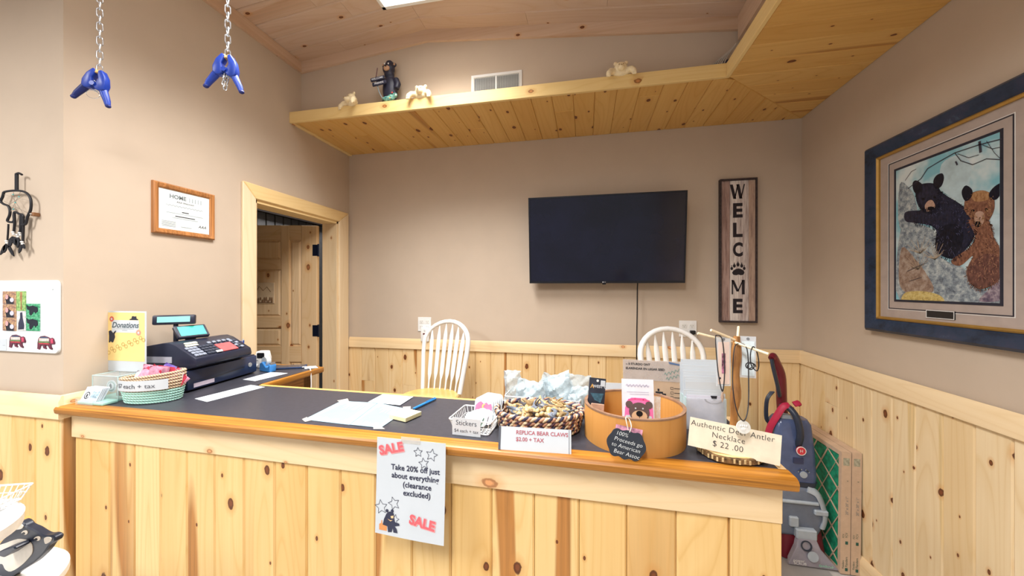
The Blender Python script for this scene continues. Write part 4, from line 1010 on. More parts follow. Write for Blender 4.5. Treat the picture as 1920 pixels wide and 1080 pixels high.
# ---- card reader, tape dispenser, phone with cable, strips of paper
rd = thing('card_reader', 'white handheld card reader with dark window standing beside the register', 'card reader', M=T(-1.802, 1.745, ZC) @ R('Z', 14))
B().vprism([(-.034, 0), (.034, 0), (.036, .055), (.026, .094), (-.026, .094), (-.036, .055)], -.022, .022).build('housing', WHITE, rd, bevel=.005, seg=2, smooth=40)
B().vprism(rrect(-.020, .020, .056, .086, .005), -.024, -.0215).build('window', BLACK, rd)
B().box(-.024, -.014, -.0235, -.0215, .040, .046).box(.006, .016, -.0235, -.0215, .040, .046).build('buttons', mat('button_grey', (150, 156, 160), .5), rd)
B().tube(spline([(-.02, -.022, .02), (-.03, -.03, .0), (-.045, -.03, .01), (-.035, -.026, .05)], 5), .006, 8).build('grip', WHITE, rd, smooth=60)
tp = thing('tape_dispenser', 'small blue tape dispenser beside the register drawer', 'tape dispenser', (-1.694, 1.668, ZC), -14)
BLU = mat('dispenser_blue', (58, 128, 196), .35)
B().vprism([(-.045, 0), (.045, 0), (.05, .034), (.042, .045), (.03, .028), (.012, .026), (-.004, .04), (-.02, .052), (-.042, .042)], -.018, .018).build('body', BLU, tp, bevel=.003, smooth=40)
B().lathe([(.018, -.011), (.026, -.011), (.026, .011), (.018, .011)], 20, T(-.012, 0, .052) @ R('X', 90), cap=False).build('tape_roll', mat('tape_roll', (206, 214, 216), .3, alpha=.8), tp, smooth=50)
B().box(.040, .046, -.013, .013, .040, .052).build('cutter', mat('cutter_steel', (190, 194, 198), .3, .8), tp)
ph2 = thing('smartphone', 'smartphone in a dark blue case lying at the end of the return', 'phone', M=T(-1.635, 1.765, ZC + .0008) @ R('Z', 25))
B().prism(rrect(-.075, .075, -.036, .036, .008), 0, .009).build('case', mat('phone_case', (44, 62, 96), .4), ph2, bevel=.002)
B().prism(rrect(-.068, .068, -.032, .032, .005), .009, .0094).build('screen', mat('phone_glass', (70, 72, 80), .12), ph2)
cb2 = B().tube(spline([(-1.565, 1.792 - .03, ZC + .006), (-1.53, 1.765, ZC + .010), (-1.485, 1.735, ZC + .006), (-1.474, 1.728, ZC - .03), (-1.470, 1.724, ZC - .10), (-1.474, 1.72, ZC - .25)], 6), .0028, 8).build('charging_cable', WHITE, smooth=60); tag(cb2, 'white charging cable looping from the phone over the oak edge', 'cable')
def flat_sheet(name, label, cat, pts, m=PAPER, z=ZC + .0006, t=.0005, group=None):
    q = [on_z(a, b, ZC) for a, b in pts]; c = sum(q, Vector()) / len(q)
    ar = sum(q[i].x * q[(i+1) % len(q)].y - q[(i+1) % len(q)].x * q[i].y for i in range(len(q)))
    if ar < 0: q = q[::-1]
    o = B().prism([(p.x - c.x, p.y - c.y) for p in q], 0, t).build(name, m); o.location = (c.x, c.y, z); return tag(o, label, cat, group)
flat_sheet('paper_strip', 'long white paper strip on the dark countertop below the register', 'paper', [(365, 748), (388, 754), (497, 726), (470, 722)])
flat_sheet('paper_strip', 'white paper strip beside the drawer on the counter return', 'paper', [(455, 712), (478, 715), (540, 700), (508, 698)])
flat_sheet('paper_card', 'white card at the far end of the counter return', 'paper', [(566, 688), (592, 686), (597, 690), (572, 692)])
SH = mat('laminated_sheet', (150, 178, 192), .35, var=.03, scale=10)
s1 = flat_sheet('taped_sheet', 'pale printed list taped to the countertop, left one of the pair', 'paper', [(570, 787), (640, 752), (708, 756), (655, 797)], SH)
s2 = flat_sheet('taped_sheet', 'pale printed list taped to the countertop, right one under the sticky notes', 'paper', [(656, 797), (709, 756), (765, 768), (714, 803)], SH, z=ZC + .0012)
flat_sheet('note_paper', 'plain white sheet lying above the taped lists', 'paper', [(690, 755), (718, 740), (775, 745), (750, 761)], z=ZC + .0022)
def print_lines(o, a, b, c, d, n, m):
    pa, pb, pc, pd = [on_z(*p, ZC) - o.location for p in (a, b, c, d)]
    random.seed(5); bb = B()
    for i in range(n):
        f = (i + .5) / n; p, q = pa.lerp(pd, f), pb.lerp(pc, f)
        e0, e1 = random.uniform(.0, .12), random.uniform(.55, 1.0); u, v = p.lerp(q, e0), p.lerp(q, e1)
        w = .0009; dr_ = (q - p).normalized(); nx, ny = -dr_.y * w, dr_.x * w
        bb.add([(u.x - nx, u.y - ny, .0008), (v.x - nx, v.y - ny, .0008), (v.x + nx, v.y + ny, .0008), (u.x + nx, u.y + ny, .0008)], [(0, 1, 2, 3)])
    o2 = bb.build('printed_lines', m, o); o2['kind'] = 'stuff'
PL = mat('list_ink', (128, 146, 160), .7)
print_lines(s1, (590, 783), (645, 757), (690, 760), (645, 790), 16, PL); print_lines(s2, (668, 792), (712, 762), (750, 768), (712, 797), 14, PL)
tpm = mat('clear_tape', (226, 222, 214), .2, alpha=.45)
for i, pts in enumerate(([(566, 787), (575, 783), (585, 789), (572, 792)], [(632, 752), (652, 748), (655, 755), (640, 757)], [(700, 800), (716, 802), (722, 806), (700, 806)], [(755, 764), (770, 763), (770, 770), (758, 772)])):
    q = [on_z(a, b, ZC) for a, b in pts]; par = (s1, s1, s2, s2)[i]
    ar = sum(q[k].x * q[(k+1) % 4].y - q[(k+1) % 4].x * q[k].y for k in range(4)); q = q if ar > 0 else q[::-1]
    B().prism([(p.x - par.location.x, p.y - par.location.y) for p in q], .0013, .0015).build('tape', tpm, par)
pn = on_z(770, 772); pn2 = on_z(817, 750); dpn = (pn2 - pn)
an = math.degrees(math.atan2(dpn.y, dpn.x))
pe = thing('ballpoint_pen', 'blue ballpoint pen lying on the counter above the sticky notes', 'pen', M=T(pn.x, pn.y, ZC + .0058) @ R('Z', an))
PB = mat('pen_blue', (52, 132, 204), .3)
B().tube([(.012, 0, 0), (.05, 0, 0), (.15, 0, 0)], [.0048, .0052, .0050], 10).build('barrel', PB, pe, smooth=50)
B().tube([(0, 0, 0), (.012, 0, 0)], [.0012, .0045], 10).build('tip', mat('pen_tip', (60, 70, 84), .4), pe, smooth=50)
B().box(.09, .148, -.0012, .0012, .005, .0068).build('clip', PB, pe)
sq = [on_z(*p) for p in ((731, 785), (762, 794), (790, 780), (758, 772))]; sc_ = sum(sq, Vector()) / 4
stp = thing('sticky_note_pad', 'yellow sticky note pad on the taped lists', 'note pad', M=T(sc_.x, sc_.y, ZC + .0024) @ R('Z', -17))
for i in range(3): B().box(-.038, .038, -.038, .038, i * .0045, i * .0045 + .0043).build('note_stack', mat('sticky_yellow', (244, 238, 190), .7), stp).location = (.0006 * i, -.0004 * i, 0)
# ---- wire baskets
WW = mat('white_wire', (240, 242, 242), .3)
def wire_basket(t, w0, d0, w1, d1, h, nx, ny, r=.0016):
    def rim(w, d, z, rr, n_): B().tube([(p[0], p[1], z) for p in rrect(-w, w, -d, d, .008, 3)], rr, 6, closed=True).build(n_, WW, t, smooth=60)
    rim(w1, d1, h, r * 1.5, 'rim'); rim(w0, d0, .003, r, 'bottom_wire'); rim((w0 + w1) / 2, (d0 + d1) / 2, h * .5, r * .7, 'middle_wire')
    for i in range(nx):
        f = -1 + 2 * (i + .5) / nx
        B().tube([(f * w1, -d1, h), (f * w0, -d0, .003), (f * w0, d0, .003), (f * w1, d1, h)], r * .8, 5).build('wire', WW, t)
    for i in range(ny):
        f = -1 + 2 * (i + .5) / ny
        B().tube([(-w1, f * d1, h), (-w0, f * d0, .003), (w0, f * d0, .003), (w1, f * d1, h)], r * .8, 5).build('wire', WW, t)
wb1 = thing('wire_basket', 'small white wire basket of stickers with a Stickers price card', 'basket', (-.343, 1.128, ZC), -3)
wire_basket(wb1, .056, .056, .070, .068, .046, 9, 10)
tg = B().box(-.056, .036, -.0725, -.0715, .001, .054).build('price_card', PAPER, wb1)
GI = mat('grey_ink', (84, 88, 98), .7)
lettering('Stickers', .0215, GI, tg, -.010, .039, -.0731); lettering('$4 each + tax', .0142, GI, tg, -.010, .015, -.0731)
stk = B().vprism(rrect(-.036, .036, 0, .075, .014, 4), 0, .0012).mesh('sticker', PAPER)
for i in range(6):
    o = link('sticker', stk, None, wb1.matrix_basis @ T(.004 + i * .0055, .030 + i * .004, .010 + i * .0025) @ R('Z', -14) @ R('X', -14))
    tag(o, 'white sticker card at the front of the stack showing a pink forest with moon' if i == 0 else 'white sticker card in the stack standing behind the pink forest sticker', 'sticker', None if i == 0 else 'stacked sticker cards')
    if i == 0:
        PK = mat('sticker_pink', (230, 120, 160), .6, var=.1)
        B().sheet([(-.033, .012), (.033, .012), (.033, .050), (.028, .060), (.018, .056), (.010, .062), (0, .056), (-.012, .063), (-.022, .058), (-.031, .048)], -.0006).build('sticker_picture', PK, o)
        YS_ = mat('sticker_yellow', (244, 214, 120), .6)
        B().sheet(arc(.002, .048, .008, 60, 300, 10) + arc(.0055, .048, .006, 290, 70, 8), -.0012).build('moon', YS_, o)
        for tx in (-.022, .012, .026): B().sheet([(tx - .008, .013), (tx + .008, .013), (tx, .038)], -.0011).build('tree', mat('sticker_gold', (206, 176, 120), .6), o)
hol = [mat('sticker_pale_blue', (206, 232, 236), .2, var=.2, scale=70), mat('sticker_mint', (214, 236, 222), .2, var=.25, scale=60), mat('sticker_lilac', (226, 220, 240), .2, var=.2, scale=60)]
for i in range(4):
    o = link('sticker', B().vprism(rrect(-.032, .032, 0, .055, .012, 4), 0, .001).mesh('sticker', hol[i % 3]), None, wb1.matrix_basis @ T(-.014 + .016 * i, -.036 + .012 * i, .012 + .002 * i) @ R('Z', -10 + 9 * i) @ R('X', -52))
    tag(o, ['pale blue shiny sticker lying leftmost in the wire basket', 'mint shiny sticker lying in the middle of the wire basket', 'lilac shiny sticker lying in the wire basket', 'pale blue shiny sticker lying rightmost in the wire basket'][i], 'sticker')
wb2 = thing('wire_basket', 'white wire basket behind the bear claws heaped with plastic bags', 'basket', (-.150, 1.345, ZC), -3)
wire_basket(wb2, .118, .055, .135, .068, .060, 18, 8)
def bag_mat(name, a): return mat(name, (196, 214, 222), .18, var=.1, scale=60, alpha=a, bump=.5)
bagm = [bag_mat('clear_bag', .42), bag_mat('milky_bag', .62), bag_mat('thin_bag', .35)]
def bag_mesh(w, h, seed, m, puff=.020, wr=.0065):
    random.seed(seed); ph_ = [random.uniform(0, 6.3) for _ in range(8)]
    def wav(u, v): return wr * (math.sin(7 * u + ph_[0] + 5 * v) * .5 + math.sin(13 * v + ph_[1] - 6 * u) * .4 + math.sin(23 * u + 17 * v + ph_[2]) * .25 + math.sin(31 * v - 19 * u + ph_[3]) * .2)
    def f(s_): return lambda u, v: (w * (u - .5) + wav(v, u) * .5, s_ * puff * (math.sin(PI * u) * math.sin(PI * v)) ** .5 + wav(u, v), h * v + wav(v + .3, u + .7) * .6)
    return B().grid(f(-1), 16, 16).grid(f(1), 16, 16).mesh('plastic_bag', m, smooth=35)
spec_ = [(-.125, .01, .05, .07, .115, 0, -6, -6), (-.07, .0, .04, .09, .09, 1, 14, 20), (-.03, -.02, .035, .10, .085, 1, -16, -35), (.02, .01, .04, .10, .10, 2, 20, 28), (.06, -.01, .045, .10, .105, 1, -12, -24), (.105, .01, .04, .095, .12, 0, 10, 18), (.13, -.02, .02, .08, .09, 1, -18, -12), (-.005, .03, .05, .12, .10, 0, -8, 60), (.07, .03, .055, .12, .11, 1, -14, -50), (.118, -.045, .006, .06, .075, 1, 8, 10)]
for i, (x, y, z, w, h, mi, rz, ry_) in enumerate(spec_):
    o = link('plastic_bag', bag_mesh(w, h, 20 + i, bagm[mi]), None, wb2.matrix_basis @ T(x, y, z * .35) @ R('Z', rz) @ R('Y', ry_ * .5) @ R('X', -10))
    tag(o, 'flat clear zip bag standing upright at the left of the bag heap' if i == 0 else ('small bag with a pink flower at the right end of the bag heap' if i == 9 else f'crumpled {("clear", "milky", "thin see-through")[mi]} plastic bag in the heap in the long wire basket'), 'bag', None if i in (0, 9) else f'crumpled {("clear", "milky", "thin")[mi]} bags in the wire basket')
    if i == 0:
        B().box(-.034, .034, -.004, -.0025, .088, .091).box(-.034, .034, -.004, -.0025, .112, .115).build('zip', mat('zip_white', (236, 240, 246), .4), o)
    if i == 9:
        fm = mat('flower_pink', (240, 176, 206), .5)
        for a in range(6): B().ell((.0 + .011 * math.cos(a * 1.047), -.024, .03 + .011 * math.sin(a * 1.047)), (.007, .002, .007), 8, 6).build('petal', fm, o)
# ---- braided basket of claws with its sign
bb_ = thing('braided_basket', 'oval braided basket in brown, navy and tan filled with replica claws', 'basket', (-.148, 1.168, ZC), 4)
BC = [mat('braid_navy', (60, 56, 80), .85, var=.2, scale=90), mat('braid_rust', (186, 138, 112), .85, var=.2, scale=90), mat('braid_cream', (226, 206, 172), .85, var=.2, scale=90), mat('braid_plum', (92, 66, 78), .85, var=.2, scale=90)]
for i in range(5):
    z = .010 + i * .0125; s = .90 + .10 * (i / 4)
    cols = [(1, 2, 3), (2, 0, 1), (1, 2, 0), (2, 1, 3), (0, 2, 1), (0, 3, 1)][i]
    for k in range(3):
        n = 110; pts = []
        for j in range(n):
            a = 2 * PI * j / n; w = 24 * a + k * 2 * PI / 3
            rr = .0044 * math.cos(w); zz_ = .0040 * math.sin(2 * w) 
            pts.append(((.138 * s + rr) * math.cos(a), (.098 * s + rr) * math.sin(a), z + .0036 * math.sin(w) + zz_ * .4))
        B().tube(pts, .0050, 6, closed=True).build('braid_strand', BC[cols[k]], bb_, smooth=70)
B().lathe([(.001, .004), (.118, .004), (.12, .010), (.001, .012)], 28, Matrix.Diagonal((1, .7, 1, 1))).build('bottom', BC[1], bb_)
clm = [mat('claw_slate', (124, 132, 146), .4, var=.3, scale=60), mat('claw_tan', (222, 190, 134), .45, var=.25, scale=60), mat('claw_horn', (186, 158, 116), .4, var=.3, scale=60), mat('claw_dark', (62, 58, 62), .4, var=.3, scale=60)]
def claw_mesh(mi, L=.052):
    pts, rr = [], []
    for i in range(9):
        f = i / 8; a = f * 1.9
        pts.append((L * .55 * math.sin(a), 0, L * .55 * (1 - math.cos(a)))); rr.append(.0085 * (1 - f) ** .6 + .0008)
    b_ = B().tube(pts, rr, 8, flat=.6); b_.mat(1).ell((-.004, 0, -.001), (.0075, .0065, .009), 8, 6); return b_.mesh('replica_claw', [clm[mi], clm[1]], smooth=60)
cms = [claw_mesh(0), claw_mesh(2), claw_mesh(3), claw_mesh(1), claw_mesh(0, .06)]
random.seed(4)
for i in range(130):
    a = random.uniform(0, 2 * PI); r_ = math.sqrt(random.random()) * .82
    x, y = .118 * r_ * math.cos(a), .080 * r_ * math.sin(a); z = .054 + .014 * (1 - r_ * r_) + random.uniform(-.012, .006)
    ci = random.choice((0, 0, 1, 1, 2, 3, 4)); o = link('replica_claw', cms[ci], None, bb_.matrix_basis @ T(x, y, z) @ R('Z', random.uniform(0, 360)) @ R('X', random.choice((-90, 90)) + random.uniform(-35, 35)) @ R('Y', random.uniform(-25, 25)))
    cn = ('slate grey', 'horn brown', 'dark brown', 'pale tan', 'long slate grey')[ci]; tag(o, f'{cn} curved replica claw in the braided basket', 'claw', f'{cn} replica claws in the braided basket')
rs = thing('price_sign', 'white folded card reading REPLICA BEAR CLAWS in front of the braided basket', 'price sign', M=T(-.139, .993, ZC) @ R('Z', 3) @ R('X', -12))
B().box(-.101, .101, 0, .0012, .0, .062).build('card', PAPER, rs, bevel=0)
B().box(-.098, -.092, -.0008, 0, .0, .062).build('fold_line', GI, rs).scale = (1, 1, 1)
rs.children[-1].data.transform(T(-.003, 0, 0))
B().box(.0945, .0957, -.0008, 0, .0, .062).build('fold_line', GI, rs)
CI = mat('claws_ink', (176, 96, 108), .7)
lettering('REPLICA BEAR CLAWS', .0145, CI, rs, -.052, .048, -.0008, align='LEFT', bold=.0003); lettering('$2.00 + TAX', .0145, CI, rs, -.052, .030, -.0008, align='LEFT', bold=.0003)
# ---- round bentwood box
wx = thing('bentwood_box', 'large round golden bentwood box holding small packets', 'wooden box', (.143, 1.158, ZC))
OKZ = pine('bentwood', (190, 140, 78), streak=0, knots=0, warm=0, contrast=1.0)
B().lathe([(.141, 0), (.146, .0), (.146, .1), (.145, .102), (.139, .102), (.138, .1), (.138, .006), (.0, .006), (.0, .0)], 56, cap=False).build('shell', OKZ, wx, smooth=40)
B().lathe([(.1465, .098), (.1468, .103), (.1375, .103), (.1372, .098)], 56, cap=False).build('rim', mat('box_rim', (150, 116, 92), .6, var=.15), wx, smooth=40)
def standing(name, label, cat, px, py, y, w, h, rz, rx_, m, t=.002, group=None):
    p = on_y(px, py, y); t_ = thing(name, label, cat, group=group, M=T(p.x, y, p.z) @ R('Z', rz) @ R('X', rx_))
    B().box(-w/2, w/2, 0, t, -h, 0).build('card', m, t_); return t_
b1 = standing('hang_packet', 'dark hang-tab packet with leather strip in the round wooden box', 'packet', 1121, 709, 1.19, .052, .142, 10, -8, mat('packet_slate', (48, 54, 68), .4, var=.2, scale=30))
b1.matrix_basis = b1.matrix_basis @ R('Y', 6)
lettering('WEST C', .012, PAPER, b1, .008, -.026, -.0008, bold=.0003)
B().sheet([(-.022, -.032), (-.016, -.018), (-.010, -.032), (-.013, -.032), (-.016, -.025), (-.019, -.032)], -.0008).build('peak_logo', mat('logo_gold', (214, 164, 84), .5), b1)
B().sheet([(-.020, -.048), (.022, -.046), (.014, -.075), (-.006, -.068)], -.0008).build('packet_picture', mat('packet_teal', (70, 110, 130), .4, var=.3, scale=60), b1)
B().box(-.016, .026, -.005, -.0008, -.142, -.078).build('leather_strip', mat('leather_pale', (214, 172, 148), .6, var=.1), b1, bevel=.002)
B().sheet(disc(.0, -.008, .004, 10), -.0008).build('hang_hole', WHITE, b1); B().box(.010, .024, -.0012, -.0006, -.024, -.006).build('price_tag', PAPER, b1)
b2 = standing('bear_packet', 'clear packet with a pink and brown bear face charm in the round wooden box', 'packet', 1195, 711, 1.095, .088, .128, 3, -8, mat('packet_frost', (232, 232, 240), .25, var=.03, alpha=.93))
PKB = mat('charm_pink', (238, 120, 178), .4); GB = mat('charm_brown', (98, 80, 78), .4); TB = mat('charm_tan', (214, 178, 142), .4)
B().vprism([(-.040, -.128), (-.036, -.082), (-.030, -.060), (-.018, -.052), (.020, -.052), (.032, -.062), (.040, -.082), (.040, -.128)], -.003, -.0008).build('charm_rim', PKB, b2)
B().vprism(rrect(-.036, .036, -.128, -.1, .004), -.0036, -.003).build('charm_base', PAPER, b2)
B().vprism(disc(.002, -.090, .028, 22, .026), -.006, -.003).build('bear_face', GB, b2)
for sx in (-1, 1): B().vprism(disc(.002 + sx * .027, -.070, .010, 12), -.0055, -.003).build('bear_ear', GB, b2); B().vprism(disc(.002 + sx * .010, -.080, .0022, 8), -.0068, -.006).build('bear_eye', PAPER, b2)
B().vprism(disc(.002, -.101, .021, 18, .0155), -.0070, -.006).build('bear_muzzle', TB, b2); B().vprism(disc(.002, -.094, .009, 14, .008), -.0080, -.007).build('bear_nose', BLACK, b2); B().box(.0014, .0026, -.0078, -.007, -.116, -.1).build('bear_mouth', BLACK, b2)
B().line([(-.026, -.058), (-.008, -.054), (.014, -.056), (.030, -.060)], .005, -.0034).build('bear_bow', mat('bow_pink', (244, 92, 150), .4), b2)
GL = mat('lilac_grey_print', (196, 192, 210), .6)
B().line([(-.032 + i * .003, -.018 + .003 * math.sin(i * 2.1)) for i in range(22)], .003, -.0008).build('script_line', GL, b2); B().line([(-.03, -.036), (.03, -.036)], .002, -.0008).line([(-.022, -.042), (.03, -.042)], .002, -.0008).build('fine_print', GL, b2)
b3 = standing('paper_slip', 'plain white paper slip behind the round wooden box', 'paper', 1152, 718, 1.33, .075, .05, 0, -5, PAPER)
b4 = standing('clear_sleeve', 'empty clear sleeve behind the bear packet in the round box', 'sleeve', 1222, 742, 1.16, .05, .08, -14, -12, mat('thin_bag', (226, 240, 246), .18, alpha=.5))
p = on_y(1178, 803, 1.0); ct = thing('chalk_tag', 'black scalloped chalk tag hanging on the front of the round wooden box', 'tag', M=T(p.x - .0, .998, p.z) @ R('X', -7) @ R('Y', 9))
tag_o = [(-.036, -.010), (-.026, -.005), (-.014, -.008), (0, -.004), (.014, -.008), (.026, -.005), (.036, -.010), (.041, -.020), (.047, -.030), (.050, -.041), (.047, -.052), (.041, -.062), (.036, -.072), (.026, -.077), (.014, -.074), (0, -.079), (-.014, -.074), (-.026, -.077), (-.036, -.072), (-.041, -.062), (-.047, -.052), (-.050, -.041), (-.047, -.030), (-.041, -.020)]
B().vprism([(q[0], q[1]) for q in spline([(a, b, 0) for a, b in tag_o], 3, True)][::-1], -.003, 0).build('board', mat('chalkboard', (44, 50, 60), .8, var=.06), ct)
CK = mat('chalk', (232, 238, 240), .8)
for s_, z_, x_ in (('100%', -.017, -.014), ('Proceeds go', -.033, .004), ('to American', -.048, .0), ('Bear Assoc', -.064, .004)): lettering(s_, .0145, CK, ct, x_, z_, -.0036, shear=.15, rot=-3, bold=-.0002)
B().tube(spline([(0, -.002, -.004), (-.006, -.004, .012), (-.010, .002, .026), (.0, .012, .022), (.006, -.004, .008), (.004, -.003, -.008)], 5), .0012, 5).build('string', mat('tag_string', (236, 232, 220), .8), ct)
B().box(-.032, .036, .0006, .0014, -.02, .004).build('bright_card', mat('tag_bright', (226, 150, 176), .5, var=.5, scale=40), ct)
# ---- cardboard sheet and brochures
cd_ = thing('cardboard_sheet', 'printed brown cardboard in a plastic sleeve behind the round wooden box', 'cardboard', M=T(.243, 1.385, ZC) @ R('Z', -3) @ R('X', -5))
KB = mat('kraft_board', (194, 166, 138), .8, var=.05, scale=25)
B().box(-.105, .105, 0, .004, 0, .185).build('board', KB, cd_)
B().box(-.108, .108, -.0016, -.0010, .115, .188).build('sleeve', mat('sleeve_film', (220, 214, 210), .15, alpha=.35), cd_)
lettering('-- II STURDO ONT', .0105, INK, cd_, -.098, .172, -.0022, align='LEFT', bold=.0003); lettering('ELARENDAR EN LEGAR SEED', .0105, INK, cd_, -.098, .156, -.0022, align='LEFT', bold=.0003)
[B().line([(.035 + .05 * i / 12 + dx, .128 + dz + .018 * i / 12 + .006 * math.sin(i * 2.2)) for i in range(13)], .0016, -.0022).build('marker_scribble', mat('green_marker', (110, 150, 140), .8), cd_) for dx, dz in ((0, .012), (.006, -.004))]
bb = B().box(.005, .030, -.0012, -.0002, .062, .078).box(.030, .040, -.0012, -.0002, .062, .072).box(.012, .018, -.0012, -.0002, .080, .088)
bb.build('box_symbol', INK, cd_); B().box(.009, .017, -.0018, -.0011, .063, .071).box(.020, .027, -.0018, -.0011, .063, .071).build('box_symbol_gap', KB, cd_)
for i in range(3): B().line([(.056, .088 - i * .016), (.064, .088 - i * .016), (.064, .096 - i * .016), (.056, .096 - i * .016), (.056, .088 - i * .016)], .001, -.0012).line([(.068, .092 - i * .016), (.09, .092 - i * .016)], .002, -.0012).build('check_box', INK, cd_)
B().sheet([(.05, .186), (.1, .176), (.1, .172), (.052, .178)], -.0022).build('blue_tape', mat('blue_flag', (84, 110, 150), .6), cd_)
bh_ = thing('brochure_holder', 'clear acrylic holder packed with white brochures behind the necklace card', 'brochure holder', M=T(.375, 1.285, ZC) @ R('Z', 2))
B().box(-.06, .06, -.03, .04, 0, .004).build('base', CLEAR, bh_); B().box(-.06, .06, -.032, -.029, .0, .10).build('front_pane', mat('frosted_pane', (222, 228, 238), .12, alpha=.35), bh_); B().box(-.06, .06, .037, .04, .0, .16).build('back_pane', CLEAR, bh_)
for sx in (-.06, .0575): B().box(sx, sx + .0025, -.03, .038, .0, .10).build('side_pane', EDGE, bh_)
bro = B().box(-.056, .056, -.0006, .0006, 0, .165).mesh('brochure', PAPER)
LG = mat('lavender_paper', (214, 216, 230), .6)
bro2 = B().box(-.056, .056, -.0006, .0006, 0, .165).mesh('brochure', LG)
for i in range(16):
    f = i / 15
    o = link('brochure', bro2 if i < 1 else bro, None, bh_.matrix_basis @ T(.004 * math.sin(i * 2.3), -.024 + .055 * f, .005 + .002 * (i % 3)) @ R('Y', .8 * math.sin(i * 1.9)) @ R('X', -2))
    if i: o.scale = (1.02, 1, .72 + .48 * f + (.05 if i > 2 else -.1))
    else: o.scale = (1, 1, .62)
    tag(o, 'lavender brochure with a bear emblem, front of the acrylic holder' if i == 0 else ('white printed brochure, tallest at the back of the acrylic holder' if i == 15 else 'white brochure in the fanned stack in the acrylic holder'), 'brochure', None if i in (0, 15) else 'white brochures in the holder')
    if i == 0:
        B().line(arc(.026, .150, .026, 190, 350, 14), .005, -.0010).build('emblem_ring', GI, o); B().sheet([(.016, .165), (.036, .165), (.034, .148), (.028, .140), (.020, .148)], -.001).build('emblem_bear', INK, o)
        for k in range(3): B().line([(-.05, .05 - k * .014), (.05, .05 - k * .014)], .003, -.001).build('fine_print', GL, o)
    if i == 15:
        for k in range(4): B().line([(-.048, .148 - k * .006), (.05, .148 - k * .006)], .0014, -.001).build('fine_print', GL, o)
# ---- necklace stand with card
ns = thing('necklace_stand', 'wood slice stand with a driftwood post and pale dowel arms', 'jewelry stand', (.383, 1.080, ZC))
BK_ = mat('bark', (120, 92, 58), .9, var=.4, scale=90, bump=.6)
random.seed(2)
ring = [(1 + .025 * math.sin(5 * a) + .02 * math.sin(3 * a + 1)) for a in [2*PI*j/40 for j in range(40)]]
def slring(r, z): return [(r * ring[j] * math.cos(2*PI*j/40), r * .82 * ring[j] * math.sin(2*PI*j/40), z) for j in range(40)]
B().loft([slring(.074, .0), slring(.080, .004), slring(.080, .016), slring(.076, .019)]).build('bark_edge', BK_, ns, smooth=40)
N = NT('cut_wood'); co = N.n('ShaderNodeTexCoord').outputs['Object']; wv = N.n('ShaderNodeTexWave', wave_type='RINGS', rings_direction='Z'); wv.inputs['Scale'].default_value = 45; wv.inputs['Distortion'].default_value = 2; N.l(co, wv.inputs['Vector'])
N.l(N.mix(wv.outputs[0], lin((236, 208, 150)), lin((222, 186, 124))), N.b.inputs['Base Color']); N.b.inputs['Roughness'].default_value = .6
B().loft([slring(.0745, .0185), slring(.0735, .0205)]).build('slice_face', N.m, ns)
chm = mat('bark_chip', (214, 190, 140), .8, var=.2, scale=60)
chip = B().box(-.0022, .0022, -.0012, .0014, 0, .010).mesh('bark_chip', chm)
for j in range(40):
    a = 2*PI*j/40
    if j % 5 == 3: continue
    link('bark_chip', chip, ns, T(.0805 * ring[j] * math.cos(a), .0805 * .82 * ring[j] * math.sin(a), .0045 + .002 * (j % 2)) @ R('Z', math.degrees(a) + 90))
dw = NT('driftwood'); co = dw.n('ShaderNodeTexCoord').outputs['Object']; mp = dw.n('ShaderNodeVectorMath', operation='MULTIPLY'); dw.l(co, mp.inputs[0]); mp.inputs[1].default_value = (90, 90, 9)
dw.l(dw.ramp(dw.noise(mp.outputs[0], 1, 4, .6), [(.3, lin((112, 72, 36))), (.6, lin((176, 124, 68))), (.75, lin((206, 158, 98)))]), dw.b.inputs['Base Color'])
B().tube(spline([(.022, .028, .018), (.020, .03, .09), (.026, .03, .17), (.026, .03, .25), (.028, .03, .318)], 4), [.011 + .0028 * math.sin(i * 1.1) for i in range(17)], 10).build('post', dw.m, ns, smooth=50)
DW = mat('dowel', (240, 222, 186), .5)
for a, b in (((.030, .030, .305), (-.050, -.01, .338)), ((.02, .034, .300), (-.075, .02, .325)), ((.02, .02, .302), (.078, -.035, .282)), ((.03, .03, .31), (.055, .09, .338))):
    B().tube([a, b], .0036, 8).build('dowel_arm', DW, ns, smooth=50)
NO = Vector(ns.location)
CO = mat('black_cord', (28, 28, 34), .6)
def necklace(label, pts, pend):
    t = thing('necklace', label, 'necklace', tuple(NO + Vector(pts[0])))
    q = [tuple(Vector(p) - Vector(pts[0])) for p in pts]
    B().tube(spline(q, 6, True), .0014, 6, closed=True).build('cord', CO, t, smooth=60)
    pend(t, lambda p: tuple(Vector(p) - Vector(pts[0]))); return t
def pend_coin(t, f):
    B().lathe([(.0005, -.0015), (.016, -.0015), (.0165, 0), (.016, .0015), (.0005, .0015)], 22, T(*f((.006, -.070, .102))) @ R('X', 80)).build('antler_disc', mat('antler', (214, 214, 208), .5, var=.08, scale=90), t, smooth=30)
    c = f((.006, -.0725, .102)); pr_ = B().ell((c[0], c[1], c[2] - .004), (.006, .0012, .0045), 8, 6)
    for dx in (-.007, -.0025, .0025, .007): pr_.ell((c[0] + dx, c[1], c[2] + .004), (.0016, .0012, .003), 6, 5)
    pr_.build('paw_mark', WHITE, t)
necklace('black cord necklace with a round pale antler disc over the price card', [(.026, .012, .300), (.006, -.012, .285), (-.004, -.03, .20), (-.004, -.055, .14), (.006, -.070, .118), (.022, -.055, .14), (.034, -.03, .20), (.040, -.005, .288)], pend_coin)
